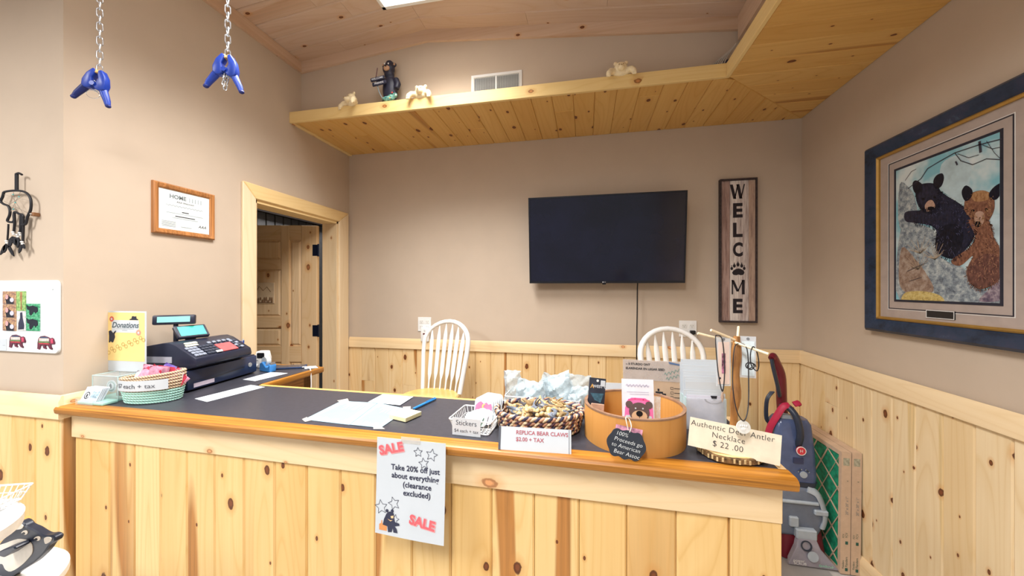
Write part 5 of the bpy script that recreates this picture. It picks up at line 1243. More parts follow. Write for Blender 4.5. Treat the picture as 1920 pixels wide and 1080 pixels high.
def pend_bead(t, f):
    c = f((-.028, -.028, .168)); B().tube([(c[0], c[1], c[2] + .008), (c[0], c[1], c[2] - .006), (c[0], c[1], c[2] - .018)], [.002, .0042, .001], 8).build('antler_tip', mat('antler_tip', (176, 150, 132), .5, var=.2, scale=60), t, smooth=60)
    for k, dz in enumerate((.022, .03)): B().ell((c[0] + (-.006 if k else .0), c[1], c[2] + dz * (.6 + .9 * k)), (.003, .003, .003), 8, 6).build('knot', CO, t)
necklace('black cord necklace with a small antler tip hanging at the left arm', [(-.030, .008, .322), (-.038, -.008, .31), (-.036, -.02, .23), (-.028, -.028, .178), (-.020, -.02, .23), (-.020, -.005, .31)], pend_bead)
def pend_coil(t, f):
    c = f((.046, -.02, .245)); B().tube([(c[0] + .009 * math.cos(a), c[1] + .001 * i, c[2] + .009 * math.sin(a)) for i, a in enumerate([i * .6 for i in range(22)])], .0014, 6).build('coiled_cord', CO, t, smooth=60)
necklace('black cord necklace with a coiled end at the right arm', [(.052, -.012, .297), (.044, -.016, .28), (.044, -.02, .25), (.056, -.022, .235), (.062, -.02, .25), (.060, -.016, .28)], pend_coil)
def hang_pack(label, x, y, z, w, h, rz, m):
    t = thing('hanging_packet', label, 'packet', M=T(NO.x + x, NO.y + y, NO.z + z) @ R('Z', rz))
    B().box(-w/2, w/2, 0, .0015, -h, 0).build('sleeve', mat('sleeve_clear', (226, 234, 242), .12, alpha=.5), t); B().box(-w/2 + .004, w/2 - .004, -.0012, -.0002, -h + .006, -.014).build('card', m, t)
    bb = B().sheet(disc(0, -.007, .004, 10), -.0006).build('hang_hole', mat('hole_grey', (120, 124, 130), .6), t); return t
hp = hang_pack('clear packet with a pinkish card hanging left of the driftwood post', -.012, .010, .318, .040, .135, 14, mat('card_blush', (238, 216, 206), .6))
B().box(-.006, .004, -.0022, -.0012, -.10, -.045).build('beaded_strip', mat('bead_strip', (170, 110, 140), .5, var=.5, scale=90), hp)
hang_pack('clear packet with a pale blue card hanging right of the driftwood post', .058, .035, .318, .038, .115, -10, mat('card_ice', (220, 236, 244), .6))
nc = thing('price_card', 'cream card handwritten Authentic Deer Antler Necklace leaning on the wood slice', 'price sign', M=T(.371, 1.030, ZC + .0225) @ R('Z', -7) @ R('Y', 6.5) @ R('X', -10))
CR = mat('cream_card', (228, 218, 196), .7)
B().box(-.105, .105, 0, .0012, -.002, .072).build('card', CR, nc)
for s_, x_, z_, sz_ in (('Authentic Deer Antler', -.006, .058, .0198), ('Necklace', -.012, .038, .0198), ('$ 22 .00', -.012, .017, .0205)): lettering(s_, sz_, INK, nc, x_, z_, -.0007, bold=-.0002, spacing=1.05)
# ================================================================== figures on the soffit ledge
CRM = mat('cream_resin', (244, 226, 186), .6, var=.06, scale=60)
def peeking_bear(label, px, rz, s=1.0, flop=0):
    p = on_z(px, 150, ZST); x = on_y(px, 150, YS).x
    t = thing('peeking_bear_figure', label, 'figurine', M=T(x, YS - .012, ZST + .001) @ R('Z', rz) @ Matrix.Scale(s, 4), group='cream bear figures peeking over the ledge')
    b_ = B()
    b_.ell((0, .012, .034), (.034, .026, .030), 20, 14).ell((0, -.012, .022), (.018, .018, .015), 16, 10).ell((0, -.028, .024), (.008, .006, .006), 10, 8).ell((0, .02, .010), (.045, .024, .02), 16, 10)
    for q in (-1, 1):
        b_.ell((q * .027, .014, .060), (.011, .007, .011), 12, 8)
        b_.tube([(q * .034, .012, .018), (q * .052, -.004, .014), (q * (.062 + .006 * flop), -.016, -.002), (q * .064, -.019, -.014)], [.017, .016, .015, .013], 12)
        for k in (-1, 0, 1): b_.ell((q * .064 + k * .0075, -.024, -.019), (.0045, .006, .0075), 8, 6)
    fuse(b_, 'body', CRM, t, voxel=.0026)
    for q in (-1, 1): B().ell((q * .011, -.0135, .041), (.003, .002, .003), 8, 6).build('eye', mat('resin_tan', (176, 146, 100), .6), t)  # eyes and nose in a tan darker than the body
    B().ell((0, -.034, .026), (.005, .002, .0035), 8, 6).build('nose', mat('resin_tan', (176, 146, 100), .6), t)
peeking_bear('cream bear figure slumped over the ledge left of the black bear statue', 657, -25, 1.12, 1)
peeking_bear('cream bear figure peeking over the ledge between the black bear statue and the vent', 789, 0, 1.1)
peeking_bear('cream bear figure peeking over the ledge right of the vent', 1164, 0, 1.08)
st = thing('bear_statue', 'black bear statue holding a welcome friends sign on the ledge', 'statue', (-1.275, 2.198, ZST), 4)
BB = mat('statue_black', (42, 44, 62), .45, var=.1)
b_ = B().ell((.004, .0, .10), (.050, .036, .105), 20, 16).ell((-.004, -.004, .238), (.041, .034, .040), 20, 14).ell((.0, .0, .275), (.026, .024, .022), 14, 10).ell((0, -.004, .2), (.034, .030, .03), 14, 10)
for q in (-1, 1): b_.ell((-.004 + q * .037, .004, .268), (.014, .009, .014), 12, 8)
b_.tube([(-.034, -.010, .165), (-.058, -.022, .150), (-.070, -.034, .140)], [.020, .017, .014], 12).tube([(.045, -.005, .165), (.062, -.01, .13), (.058, -.02, .095)], [.022, .021, .016], 12)
b_.ell((-.024, -.008, .014), (.026, .03, .016), 14, 8).ell((.03, -.008, .014), (.026, .03, .016), 14, 8)
fuse(b_, 'body', BB, st, voxel=.004)
TM = mat('statue_tan', (190, 150, 118), .5)
B().ell((-.005, -.034, .228), (.021, .013, .018), 14, 10).build('muzzle', TM, st, smooth=60); B().ell((-.005, -.047, .236), (.006, .004, .005), 10, 6).build('nose', BLACK, st)
for q in (-1, 1):
    B().ell((-.005 + q * .013, -.036, .256), (.0045, .003, .006), 8, 6).build('eye', WHITE, st); B().ell((-.004 + q * .038, -.005, .268), (.008, .003, .008), 10, 6).build('inner_ear', TM, st)
SBD = mat('statue_sign_board', (48, 50, 72), .6, var=.2, scale=40)
for k, (tx, cx, cz) in enumerate((('WELCOME', -.056, .150), ('FRIENDS', -.044, .120))):
    o = B().box(-.048, .048, -.006, .006, -.012, .012).build('sign_board', SBD, st, bevel=.003); o.matrix_basis = T(cx, -.054, cz) @ R('Y', -9)
    lettering(tx, .0165, mat('sign_white', (222, 226, 232), .6), o, 0, -.0005, -.0068, bold=.0003)
B().tube(spline([(-.062, -.046, .115), (-.050, -.048, .07), (-.030, -.046, .03), (-.02, -.045, .012)], 4), .0035, 6).build('fishing_line', mat('line_grey', (150, 164, 170), .5), st, smooth=60)
B().tube([(-.078, -.036, .165), (-.070, -.03, .235)], .0028, 6).build('rod', mat('rod_brown', (110, 70, 80), .6), st)
fish = mat('painted_fish', (120, 176, 160), .4, var=.6, scale=70)
fs = fuse(B().ell((.015, -.048, .020), (.045, .012, .017), 16, 10).ell((.058, -.046, .040), (.018, .010, .018), 12, 8).ell((.03, -.046, .034), (.02, .010, .014), 12, 8), 'fish', fish, st, voxel=.003)
for (fx, fz, c) in ((.045, .052, (210, 90, 80)), (.07, .034, (230, 230, 226)), (.0, .024, (70, 140, 150)), (.03, .018, (214, 190, 120)), (.06, .056, (50, 60, 90))): B().ell((fx, -.058, fz), (.007, .003, .005), 8, 6).build('scale_spot', mat(f'spot_{c[0]}_{c[1]}', c, .4), fs)
wr = thing('wire_rack', 'silver wire rack with a dark blue pad leaning at the right end of the ledge', 'rack', (.760, 2.185, ZST))
SW = mat('silver_wire', (206, 204, 198), .3, .5)
for k in range(6):
    B().tube([(-.085 + .012 * k, .02 - .008 * k, .003), (-.06 + .012 * k, .015 - .008 * k, .035 + .004 * k), (-.01 + .008 * k, .012 - .008 * k, .075 + .004 * k), (.035, .01 - .008 * k, .105)], .0035, 6).build('wire', SW, wr, smooth=60)
for k in range(4):
    f = k / 3; B().tube([(-.075 + .09 * f, .03, .012 + .085 * f), (-.03 + .06 * f, -.03, .012 + .085 * f)], .002, 6).build('cross_wire', SW, wr)
B().vprism([(-.06, 0), (.03, 0), (.03, .05), (-.02, .03)], -.01, .01).build('blue_pad', mat('pad_blue', (36, 44, 84), .6), wr, bevel=.003)

# ================================================================== wall left of the corner
def wl_(px, py, y=1.028): p = on_y(px, py, y); return (p.x, p.z)
hg = thing('bear_wall_hanging', 'black outlined bear shaped wall hanging with beads and feathers', 'wall hanging', (-2.214, 1.026, 1.77))
HI = mat('hanging_iron', (22, 22, 30), .5)
def hp(c, d): p = on_y(c / 6, 310 + d / 6, 1.02); return (p.x + 2.214, -.006, p.z - 1.77)
out = [(50, 300), (110, 288), (200, 285), (280, 300), (330, 345), (350, 410), (345, 500), (310, 580), (292, 655), (250, 668), (258, 610), (262, 560), (215, 545), (170, 525), (158, 560), (160, 620), (135, 640), (85, 625), (110, 560), (112, 500), (90, 455), (40, 435), (10, 405), (30, 355), (40, 320)]
B().tube(spline([hp(*q) for q in out], 4, True), .0042, 7, closed=True).build('bear_outline', HI, hg, smooth=60)
B().tube([hp(188, 285), hp(188, 200), hp(188, 95)], .0055, 6, flat=.5).build('strap', HI, hg); B().tube(spline([hp(185, 95), hp(215, 88), hp(245, 105)], 4), .004, 6).build('hook', HI, hg)
for k, (a, b, c) in enumerate((((160, 540), (165, 640), (155, 770)), ((235, 560), (232, 660), (230, 780)), ((95, 660), (90, 760), (82, 870)), ((262, 590), (262, 720), (256, 880)), ((250, 560), (245, 680), (205, 800)))):
    B().tube(spline([hp(*a), hp(*b), hp(*c)], 5), .0042 if k != 2 else .003, 6).build('cord', HI, hg, smooth=60)
    e = hp(*c)
    for j in range(2): B().ell((e[0] + .004 * j, e[1] - .002, e[2] + .006 - .008 * j), (.006, .005, .004), 10, 6).build('bead', WHITE, hg, smooth=60)
FE = mat('feather_black', (24, 24, 32), .7, var=.2, scale=120)
for c0, c1, w in (((150, 800), (110, 930), 34), ((80, 890), (15, 1010), 26), ((95, 890), (170, 1025), 24), ((215, 800), (210, 930), 40), ((255, 890), (225, 990), 24), ((262, 880), (290, 940), 22), ((160, 800), (200, 905), 40), ((80, 880), (60, 985), 30)):
    a, b = Vector(hp(*c0)), Vector(hp(*c1)); d = (b - a); nrm = Vector((-d.z, 0, d.x)).normalized() * (w / 6 * 1.05 / 680 * 1.2)
    q = [a, a.lerp(b, .3) + nrm, a.lerp(b, .7) + nrm * .9, b, a.lerp(b, .75) - nrm * .8, a.lerp(b, .3) - nrm]
    B().vprism([(v.x, v.z) for v in q], -.010, -.007).build('feather', FE, hg)
WEB = mat('web_thread', (150, 140, 128), .8)
for a, b in (((45, 330), (330, 400)), ((90, 450), (300, 320)), ((110, 540), (230, 300)), ((40, 400), (320, 540)), ((180, 530), (150, 300)), ((300, 600), (120, 330))): B().tube([hp(*a), hp(*b)], .0007, 4).build('web_thread', WEB, hg)
for c, d in ((155, 330), (222, 355), (180, 420), (160, 495)): q = hp(c, d); B().ell((q[0], q[1] - .002, q[2]), (.0025, .0025, .0025), 8, 6).build('turquoise_bead', mat('turquoise', (86, 190, 190), .4), hg)
tw = thing('wooden_peg', 'small brown wooden peg on the wall beside the bear hanging', 'peg', (wl_(65, 402)[0], 1.04, wl_(65, 402)[1]))
B().box(-.008, .008, -.020, 0, -.007, .007).build('block', mat('peg_brown', (128, 88, 56), .6, var=.2), tw, bevel=.002)
B().tube([(0, -.020, 0), (0, -.024, 0)], .003, 8).build('screw', SW, tw)
wbz = thing('whiteboard', 'white magnetic board with rounded corners on the wall left of the corner', 'whiteboard', (-2.235, 1.04, 1.3925))
B().vprism(rrect(-.225, .225, -.143, .143, .018), -.010, 0).build('panel', mat('whiteboard_enamel', (228, 234, 236), .25, var=.01), wbz, bevel=.001)
B().line([(.196, .108), (.199, .104), (.203, .108)], .0015, -.0104).build('corner_mark', G1, wbz)
def mg(c, d): p = on_y(c / 7.2, 520 + d / 7.2, 1.028); return p.x, p.z
random.seed(9)
def photo(label, x0, x1, y0, y1, bg, bear=True, dark=(34, 32, 44), pose=0):
    a, b = mg(x0, y1), mg(x1, y0); w, h = b[0] - a[0], b[1] - a[1]
    t = thing('photo_magnet', label, 'photo magnet', ((a[0] + b[0]) / 2, 1.0298, (a[1] + b[1]) / 2), group='photo magnets on the whiteboard')
    N_ = rock(f'photo_{bg[0][0]}_{x0}_{y0}', bg, 90); B().box(-w/2, w/2, -.002, 0, -h/2, h/2).build('photo', N_, t)
    D = mat(f'photo_bear_{dark[0]}', dark, .5, var=.2, scale=80)
    if pose == 0:
        B().vprism([(-w*.20, -h*.5), (w*.35, -h*.5), (w*.3, -h*.1), (0, h*.1), (-w*.15, h*.3), (-w*.3, h*.1)], -.0026, -.002).build('bear_shape', D, t)
        B().vprism(disc(-w*.16, h*.06, w*.11, 12, h*.2), -.0032, -.0026).build('pink_patch', mat('photo_pink', (226, 168, 168), .5), t); B().vprism(disc(w*.22, -h*.18, w*.15, 12, h*.18), -.0032, -.0026).build('pale_patch', mat('photo_pale', (206, 206, 222), .5), t)
    elif pose == 1: B().vprism([(-w*.08, h*.46), (w*.14, h*.46), (w*.16, h*.2), (w*.08, -h*.1), (w*.14, -h*.45), (-w*.02, -h*.45), (0, -h*.1), (-w*.1, h*.2)], -.0026, -.002).build('deer_shape', D, t)
    elif pose == 2: B().vprism([(-w*.1, h*.42), (w*.12, h*.45), (w*.18, h*.15), (w*.35, -h*.25), (w*.3, -h*.42), (-w*.32, -h*.45), (-w*.28, -h*.1), (-w*.1, h*.15)], -.0026, -.002).build('bear_shape', D, t)
    else: B().vprism([(-w*.48, h*.42), (-w*.3, h*.3), (0, h*.36), (w*.35, h*.25), (w*.4, -h*.05), (w*.2, -h*.25), (w*.1, -h*.1), (-w*.1, -h*.4), (-w*.25, -h*.35), (-w*.25, 0), (-w*.42, h*.05)], -.0026, -.002).build('bear_shape', D, t)
ub = [(96, 70, 70), (150, 110, 96), (206, 168, 120), (226, 200, 160)]; gb = [(60, 110, 60), (120, 168, 90), (176, 206, 130), (226, 230, 190)]; tb = [(26, 100, 70), (40, 150, 100), (110, 190, 150), (226, 236, 236)]
photo('brown photo magnet of a bear cub, top of the left column', 36, 216, 190, 358, ub); photo('brown photo magnet of a bear cub, middle of the left column', 36, 216, 366, 538, ub); photo('brown photo magnet of a bear cub, bottom of the left column', 36, 216, 546, 718, ub)
photo('bright green photo magnet of a deer standing upright', 222, 345, 188, 450, gb, dark=(176, 130, 90), pose=1)
photo('pale photo magnet of a dark bear sitting upright', 226, 348, 458, 718, [(120, 140, 100), (206, 206, 206), (226, 224, 226), (170, 190, 150)], dark=(52, 54, 78), pose=2)
photo('green photo magnet of a black bear walking, upper one', 354, 535, 358, 530, tb, dark=(26, 32, 46), pose=3); photo('green photo magnet of a black bear walking, lower one', 354, 535, 536, 720, tb, dark=(26, 32, 46), pose=3)
sil = [(0.02,.15),(0,.05),(.12,.0),(.16,.12),(.2,.3),(.32,.3),(.36,.1),(.5,.05),(.52,.12),(.46,.2),(.5,.32),(.62,.3),(.72,.08),(.84,.02),(.86,.1),(.8,.2),(.78,.42),(.98,.42),(1,.55),(.92,.82),(.84,.88),(.76,.82),(.6,.92),(.4,1),(.2,.96),(.08,.8),(.03,.5)]
for k, (x0, x1, y0, y1, lb) in enumerate(((125, 345, 778, 948, 'striped bear shaped magnet at the lower left below the photos'), (505, 740, 795, 972, 'striped bear shaped magnet at the lower right corner of the whiteboard'))):
    a, b = mg(x0, y1), mg(x1, y0); w, h = b[0] - a[0], b[1] - a[1]
    t = thing('bear_magnet', lb, 'magnet', (a[0], 1.0298, a[1]))
    B().vprism([(p[0] * w, p[1] * h) for p in sil], -.003, 0).build('backing', mat('magnet_plum', (110, 50, 70), .5, var=.3, scale=60), t)
    for j, (c, f0, f1, u0, u1) in enumerate((((226, 214, 206), .62, .82, .14, .70), ((110, 140, 90), .50, .60, .10, .74), ((200, 70, 80), .40, .48, .12, .72), ((214, 80, 110), .48, .80, .80, .93), ((70, 90, 120), .84, .92, .22, .62))): B().box(u0 * w, u1 * w, -.0038, -.003, f0 * h, f1 * h).build('stripe', mat(f'stripe_{j}', c, .5, var=.2, scale=80), t)
a, b = mg(-60, 985), mg(80, 835); t = thing('note_card', 'small white card on the whiteboard at the picture edge', 'card', ((a[0] + b[0]) / 2, 1.0298, (a[1] + b[1]) / 2)); w = b[0] - a[0]
B().box(-w/2, w/2, -.0012, 0, a[1] - (a[1] + b[1]) / 2, b[1] - (a[1] + b[1]) / 2).build('card', PAPER, t); B().line([(w * .2, -.002), (w * .42, -.002)], .001, -.0016).build('print_mark', G1, t)

# ================================================================== tiered stand with wooden bear, bottom left
def rim_centre(px, py, z, r):                          # centre of a round shelf whose right rim is seen at a pixel
    p = on_z(px, py, z); d = Vector((p.x, p.y)).normalized(); return (p.x - d.y * r, p.y + d.x * r)
ux_, uy_ = rim_centre(48, 945, .945, .17); lx_, ly_ = rim_centre(132, 1040, .66, .20)
sd = thing('tiered_stand', 'white round two-tier display stand at the lower left', 'display stand', (ux_, uy_, 0))
LW = mat('stand_white', (232, 235, 238), .35)
B().lathe([(.001, .900), (.15, .900), (.168, .910), (.17, .935), (.16, .945), (.001, .945)], 48).build('upper_shelf', LW, sd, smooth=35)
B().lathe([(.001, .625), (.19, .625), (.20, .633), (.20, .652), (.192, .66), (.001, .66)], 48, T(lx_ - ux_, ly_ - uy_, 0)).build('lower_shelf', LW, sd, smooth=35)
B().lathe([(.02, .0), (.02, .902)], 20).build('post', LW, sd, smooth=40); B().lathe([(.001, 0), (.2, 0), (.2, .02), (.02, .035)], 40).build('foot', LW, sd, smooth=35)
pb = on_z(-45, 975, .946)
wb3 = thing('wire_basket', 'white wire basket with a green item on the tiered stand', 'basket', (pb.x - .06, pb.y + .02, .946), 20)
wire_basket(wb3, .062, .045, .076, .056, .036, 11, 8, .0014)
gi = thing('green_pouch', 'small green pouch inside the basket on the tiered stand', 'pouch', (pb.x - .005, pb.y + .015, .9495))
B().ell((0, 0, .018), (.022, .020, .017), 14, 10).build('pouch', mat('pouch_green', (96, 128, 82), .6, var=.3, scale=50), gi, smooth=60); B().box(-.012, .012, -.002, .002, .030, .040).build('seal', mat('pouch_seal', (140, 166, 120), .5), gi)
YB_ = .745
def wbp(c, d): p = on_y(c / 5.4, 880 + d / 5.4, YB_); return (p.x, p.z)
wdn = thing('wooden_bear', 'black wooden bear cutout with cream belly and block nose on the tiered stand', 'wooden bear', (wbp(200, 800)[0], YB_, .661))
O = Vector((wbp(200, 800)[0], 0, .661))
def wq(pts, sm=3):
    q = [(wbp(*p)[0] - O.x, wbp(*p)[1] - O.z) for p in pts]
    return [(p[0], p[1]) for p in spline([(a, b, 0) for a, b in q], sm, True)] if sm else q
WBK = mat('bear_paint_black', (34, 40, 56), .35, var=.1); WCR = mat('bear_paint_cream', (236, 226, 210), .4)
body = [(150, 590), (165, 545), (205, 530), (240, 555), (262, 580), (330, 610), (410, 660), (460, 675), (520, 672), (552, 700), (545, 735), (500, 765), (455, 830), (400, 890), (320, 960), (220, 1020), (130, 1080), (60, 1150), (-60, 1172), (-200, 1172), (-160, 1000), (-80, 860), (0, 740), (80, 660), (130, 620)]
B().vprism(wq(body, 3)[::-1]  , 0, .020).build('body', WBK, wdn, bevel=.003, smooth=40)
def lay(pts, m, name, d0, d1, sm=3): return B().vprism(wq(pts, sm)[::-1], d0, d1).build(name, m, wdn)
lay([(-60, 800), (60, 745), (180, 705), (270, 715), (325, 755), (335, 830), (300, 890), (220, 970), (120, 1030), (60, 1010), (30, 955), (-40, 945)], WCR, 'belly', -.0015, .0)
lay([(155, 600), (165, 560), (200, 545), (240, 570), (225, 598), (180, 608)], WCR, 'inner_ear', -.0015, 0); lay([(452, 700), (475, 685), (520, 690), (522, 720), (490, 745), (462, 748)], WCR, 'inner_ear', -.0015, 0)
for (cx, cy) in ((255, 640), (382, 700)):
    lay([(cx - 32, cy + 2), (cx - 12, cy - 20), (cx + 18, cy - 20), (cx + 30, cy + 2), (cx + 14, cy + 20), (cx - 8, cy + 18)], WCR, 'eye', -.0015, 0); lay([(cx - 24, cy + 4), (cx - 6, cy - 8), (cx + 6, cy + 4), (cx - 4, cy + 16)], BLACK, 'pupil', -.0025, -.0015)
nz = wq([(300, 705), (320, 735), (195, 822), (125, 800), (120, 775), (190, 740)], 0)
B().vprism(nz[::-1], -.03, 0).build('nose_block', WBK, wdn, bevel=.003)
tl = wq([(240, 560), (262, 580), (330, 610), (410, 660), (460, 675), (530, 668), (545, 640), (470, 590), (390, 560), (300, 545)], 2)
B().tube([(wq([(110, 600), (105, 580), (120, 560)], 0)[i][0], .03, wq([(110, 600), (105, 580), (120, 560)], 0)[i][1]) for i in range(3)], .008, 8).build('orange_paw', mat('paw_orange', (218, 140, 50), .5), wdn, smooth=60)

# ================================================================== carpet cleaner and air filters in the corner
vc = thing('carpet_cleaner', 'upright maroon and smoky blue carpet cleaner standing in the right corner', 'carpet cleaner', (1.178, 2.36, 0))
MR = mat('cleaner_maroon', (112, 30, 44), .3); SG = mat('smoky_tank', (84, 98, 136), .16, var=.12, scale=12, alpha=.93); GR_ = mat('cleaner_grey', (168, 178, 188), .35); DKB = mat('cleaner_dark', (44, 52, 68), .35); SMK = mat('smoky_clear', (112, 122, 140), .12, alpha=.88); HOOD = mat('hood_clear', (168, 164, 176), .15, alpha=.72)
def rr_ring(w, d, z, y=0, r=.03, x=0): return [(x + p[0], y + p[1], z) for p in rrect(-w, w, -d, d, r, 4)]
B().loft([rr_ring(.106, .075, .425), rr_ring(.108, .078, .46), rr_ring(.102, .074, .60), rr_ring(.090, .064, .74), rr_ring(.078, .05, .765)], M=T(-.032, 0, 0)).build('clean_water_tank', SG, vc, smooth=40)
B().loft([rr_ring(.107, .077, .405), rr_ring(.110, .080, .43)], M=T(-.032, 0, 0)).build('tank_base', DKB, vc)
B().loft([rr_ring(.03, .022, .76, r=.012), rr_ring(.026, .018, .785, r=.01)], M=T(-.06, -.02, 0)).build('tank_cap', GR_, vc)
hd = [(-.035, .05, .70), (-.045, .05, .82), (-.048, .05, .92), (-.055, .045, 1.0), (-.085, .03, 1.07), (-.108, .01, 1.105), (-.125, -.005, 1.095)]
B().tube(spline(hd, 5), [.034] * 11 + [.034 - .0007 * i for i in range(20)], 12, flat=.75).build('upright_handle', MR, vc, smooth=60)
B().tube(spline([(-.125, -.008, 1.095), (-.118, -.02, 1.03), (-.098, -.015, .95), (-.075, .01, .88)], 5), .016, 10, flat=.6).build('grip_insert', DKB, vc, smooth=60)
B().tube(spline([(-.02, -.06, .62), (-.022, -.092, .70), (-.035, -.08, .79), (-.06, -.04, .835), (-.07, .0, .82)], 5), .017, 10).build('carry_handle', DKB, vc, smooth=60)
B().tube(spline([(-.055, -.05, .845), (-.085, -.05, .835), (-.12, -.045, .77), (-.145, -.03, .70), (-.155, -.02, .62)], 5), .018, 8, flat=.35).build('red_hose_strap', mat('strap_crimson', (176, 36, 70), .5), vc, smooth=60)
B().tube(spline([(-.03, -.045, .85), (.0, -.04, .86), (.01, .0, .84)], 4), .016, 8, flat=.4).build('red_hose_strap', MATS['strap_crimson'], vc, smooth=60)
for k in range(3): B().tube(spline([(-.10 - .008 * k, .02, .90), (-.135 - .006 * k, .01, .85), (-.135 - .006 * k, .015, .74), (-.11, .02, .70)], 5), .005, 6).build('cord_loop', DKB, vc, smooth=60)
bd0 = B().lathe([(.0005, .004), (.020, .004), (.024, 0), (.024, -.004)], 22, T(-.018, -.092, .61) @ R('X', 90)).build('badge', mat('badge_red', (206, 56, 70), .35), vc, smooth=40)
lettering('H', .022, WHITE, vc, -.018, .61, -.0968)
B().lathe([(.018, .003), (.024, .003), (.024, 0), (.018, 0)], 22, T(-.018, -.0925, .61) @ R('X', 90), cap=False).build('badge_ring', WHITE, vc)
B().vprism(disc(.0, .475, .018, 16), -.083, -.078).build('dial', GR_, vc); B().line(arc(0, .475, .03, 30, 70, 5), .006, -.0822).build('dial_mark', GR_, vc); B().line(arc(0, .475, .03, 110, 150, 5), .006, -.0822).build('dial_mark', GR_, vc)
B().box(-.05, .0, -.081, -.078, .535, .565).build('tank_label', mat('label_navy', (50, 58, 92), .3), vc)
# recovery tank: rounded drum front
B().vprism([(-.13, .13), (.065, .13), (.095, .19), (.103, .27), (.09, .34), (.055, .395), (.0, .405), (-.13, .405)][::-1], -.085, .05).build('recovery_tank', SMK, vc, bevel=.02, seg=3, smooth=50)
B().tube(spline([(.02, -.075, .40), (.065, -.08, .375), (.095, -.08, .30), (.102, -.08, .24), (.09, -.08, .19)], 5), .022, 8, flat=.5).build('tank_rib', GR_, vc, smooth=60)
B().tube([(-.12, -.088, .325), (.065, -.088, .325)], .010, 8).build('tank_bar', GR_, vc, smooth=50); B().box(.045, .112, -.10, -.075, .265, .295).build('tank_latch', GR_, vc, bevel=.006)
B().box(-.075, -.03, -.10, -.08, .19, .245).build('front_latch', GR_, vc, bevel=.005); B().box(-.05, .05, -.115, -.08, .135, .19).build('hood_latch', GR_, vc, bevel=.006)
B().loft([rr_ring(.115, .095, .005, .01, .04), rr_ring(.115, .095, .06, .01, .04), rr_ring(.110, .085, .14, .015, .04), rr_ring(.10, .08, .17, .01, .03)]).build('base', MR, vc, smooth=40)
B().tube([(-.15, .07, .07), (-.115, .07, .07)], .07, 20).build('wheel', DKB, vc, smooth=40); B().tube([(.085, .07, .07), (.118, .07, .07)], .07, 20).build('wheel', DKB, vc, smooth=40)
hood = B()
hood.loft([[(-.10, -.135, .006), (.14, -.135, .006), (.14, -.120, .004), (-.10, -.120, .004)], [(-.09, -.135, .035), (.115, -.135, .035), (.115, -.1, .03), (-.09, -.1, .03)], [(-.055, -.125, .10), (.06, -.125, .10), (.06, -.09, .10), (-.055, -.09, .10)], [(-.04, -.112, .155), (.04, -.112, .155), (.04, -.08, .155), (-.04, -.08, .155)]])
hd_ = hood.build('suction_hood', HOOD, vc, bevel=.004, smooth=40)
B().lathe([(.020, 0), (.027, .002), (.027, .004), (.020, .004)], 20, T(-.012, -.128, .115) @ R('X', 80), cap=False).build('hood_ring', DKB, vc); B().lathe([(.0005, 0), (.026, .0), (.026, .003), (.0005, .003)], 20, T(.015, -.137, .066) @ R('X', 80)).build('hood_disc', GR_, vc)
lettering('power', .020, WHITE, vc, -.052, .036, -.1385); lettering('SCRUB', .020, WHITE, vc, -.046, .021, -.1385); lettering('SpinScrub', .017, mat('mint_print', (150, 226, 190), .5), vc, .075, .024, -.1385, shear=.2)
KR = mat('filter_kraft', (206, 178, 152), .8, var=.04, scale=30); GF = mat('filter_green', (28, 150, 112), .7, var=.25, scale=40, bump=.4); GIK = mat('filter_ink', (44, 92, 80), .7)
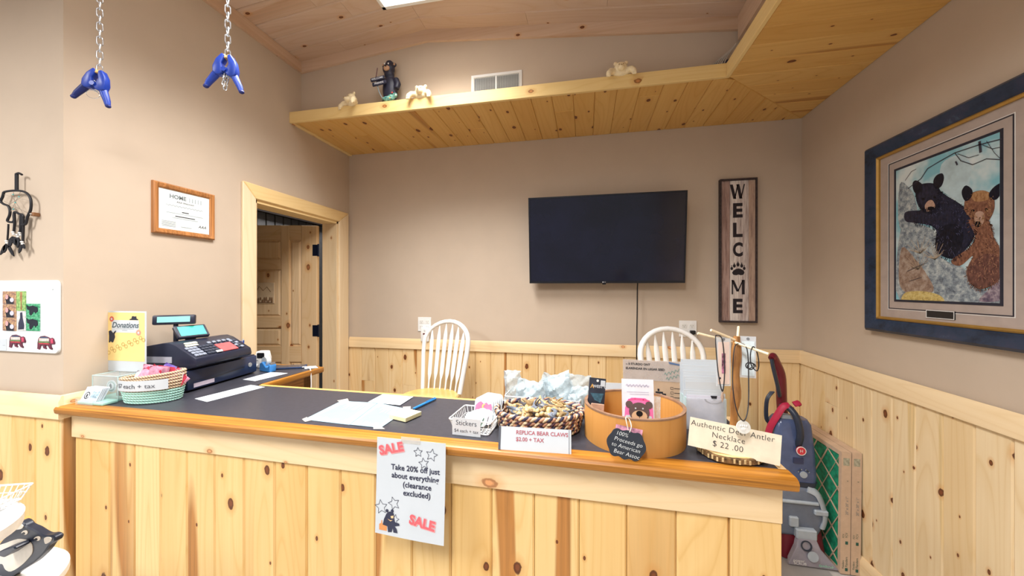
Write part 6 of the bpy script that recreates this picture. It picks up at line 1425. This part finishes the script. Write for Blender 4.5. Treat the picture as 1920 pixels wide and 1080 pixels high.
def air_filter(label, xb, lean):
    """local x = thickness to the wall, y = depth, z up; the near end faces the camera"""
    t = thing('air_filter', label, 'air filter', M=T(xb, 2.215, .002) @ R('Y', lean), group='pleated air filters against the right wall')
    w, h, th = .44, .640, .044
    for n_, a in (('frame_end', (0, th, 0, .003, 0, h)), ('frame_end', (0, th, w - .003, w, 0, h)), ('frame_top', (0, th, .003, w - .003, h - .003, h)), ('frame_bottom', (0, th, .003, w - .003, 0, .003))): B().box(*a).build(n_, KR, t)
    for (y0_, y1_, z0_, z1_) in ((.003, .022, .003, h - .003), (w - .022, w - .003, .003, h - .003), (.022, w - .022, .003, .022), (.022, w - .022, h - .022, h - .003)): B().box(0, .0015, y0_, y1_, z0_, z1_).build('frame_lip', KR, t)
    pr_ = []
    n = 22
    for i in range(n):
        y_ = .004 + (w - .008) * i / n; d_ = (w - .008) / n
        B().prism([(.006, y_), (th - .006, y_ + d_ * .5), (.006, y_ + d_)], .004, h - .004).build('pleat', GF, t)
    # diagonal card lattice on the face
    def strap(p, q):
        d_ = Vector((q[0] - p[0], q[1] - p[1])); L = d_.length; d_.normalize(); nx, nz = -d_.y * .0055, d_.x * .0055
        v = [(p[0] - nx, p[1] - nz), (q[0] - nx, q[1] - nz), (q[0] + nx, q[1] + nz), (p[0] + nx, p[1] + nz)]
        v = [(max(.004, min(w - .004, a)), max(.004, min(h - .004, b))) for a, b in v]
        B().add([(.001, a, b) for a, b in v] + [(.004, a, b) for a, b in v], [(0, 1, 2, 3), (7, 6, 5, 4), (0, 4, 5, 1), (1, 5, 6, 2), (2, 6, 7, 3), (3, 7, 4, 0)]).build('card_strap', KR, t)
    s = .128
    for k in range(-4, 6):                              # rising away from the camera
        a = (0.0, k * s + .03); b = (w, k * s + .03 + w * .62)
        f0 = max(0, (0 - a[1]) / (b[1] - a[1])); f1 = min(1, (h - a[1]) / (b[1] - a[1]))
        if f1 > f0: strap((w * f0, a[1] + (b[1] - a[1]) * f0), (w * f1, a[1] + (b[1] - a[1]) * f1))
    for k in range(0, 12):
        a = (0.0, k * s * 1.25); b = (w, k * s * 1.25 - w * 1.6)
        f0 = max(0, (a[1] - h) / (a[1] - b[1])); f1 = min(1, a[1] / (a[1] - b[1]))
        if f1 > f0: strap((w * f0, a[1] + (b[1] - a[1]) * f0), (w * f1, a[1] + (b[1] - a[1]) * f1))
    E = Matrix(((1, 0, 0, 0), (0, 1, 0, 0), (0, 0, 1, 0), (0, 0, 0, 1)))
    for tx, z_, x_, s_ in (('20" x 20" x 1"', .36, .027, .017), ('FCV', .205, .027, .015), ('Flanders', .065, .027, .016), ('Flanders', .05, .012, .013), ('FCV', .20, .012, .012), ('a', .49, .027, .014)):
        lettering(tx, s_, GIK if 'x' not in tx else G1, t, x_, z_, -.0006, rot=90)
    for z_ in (.165, .025): B().box(.021, .033, -.0008, -.0002, z_ - .008, z_ + .008).build('print_logo', GIK, t)
    B().box(.008, .036, -.0008, -.0002, .57, .61).build('print_patch', mat('filter_patch', (176, 172, 150), .8, var=.2, scale=80), t)
air_filter('green pleated air filter in cardboard frame, front one beside the carpet cleaner', 1.314, .6)
air_filter('green pleated air filter in cardboard frame, rear one against the right wall', 1.3615, .6)
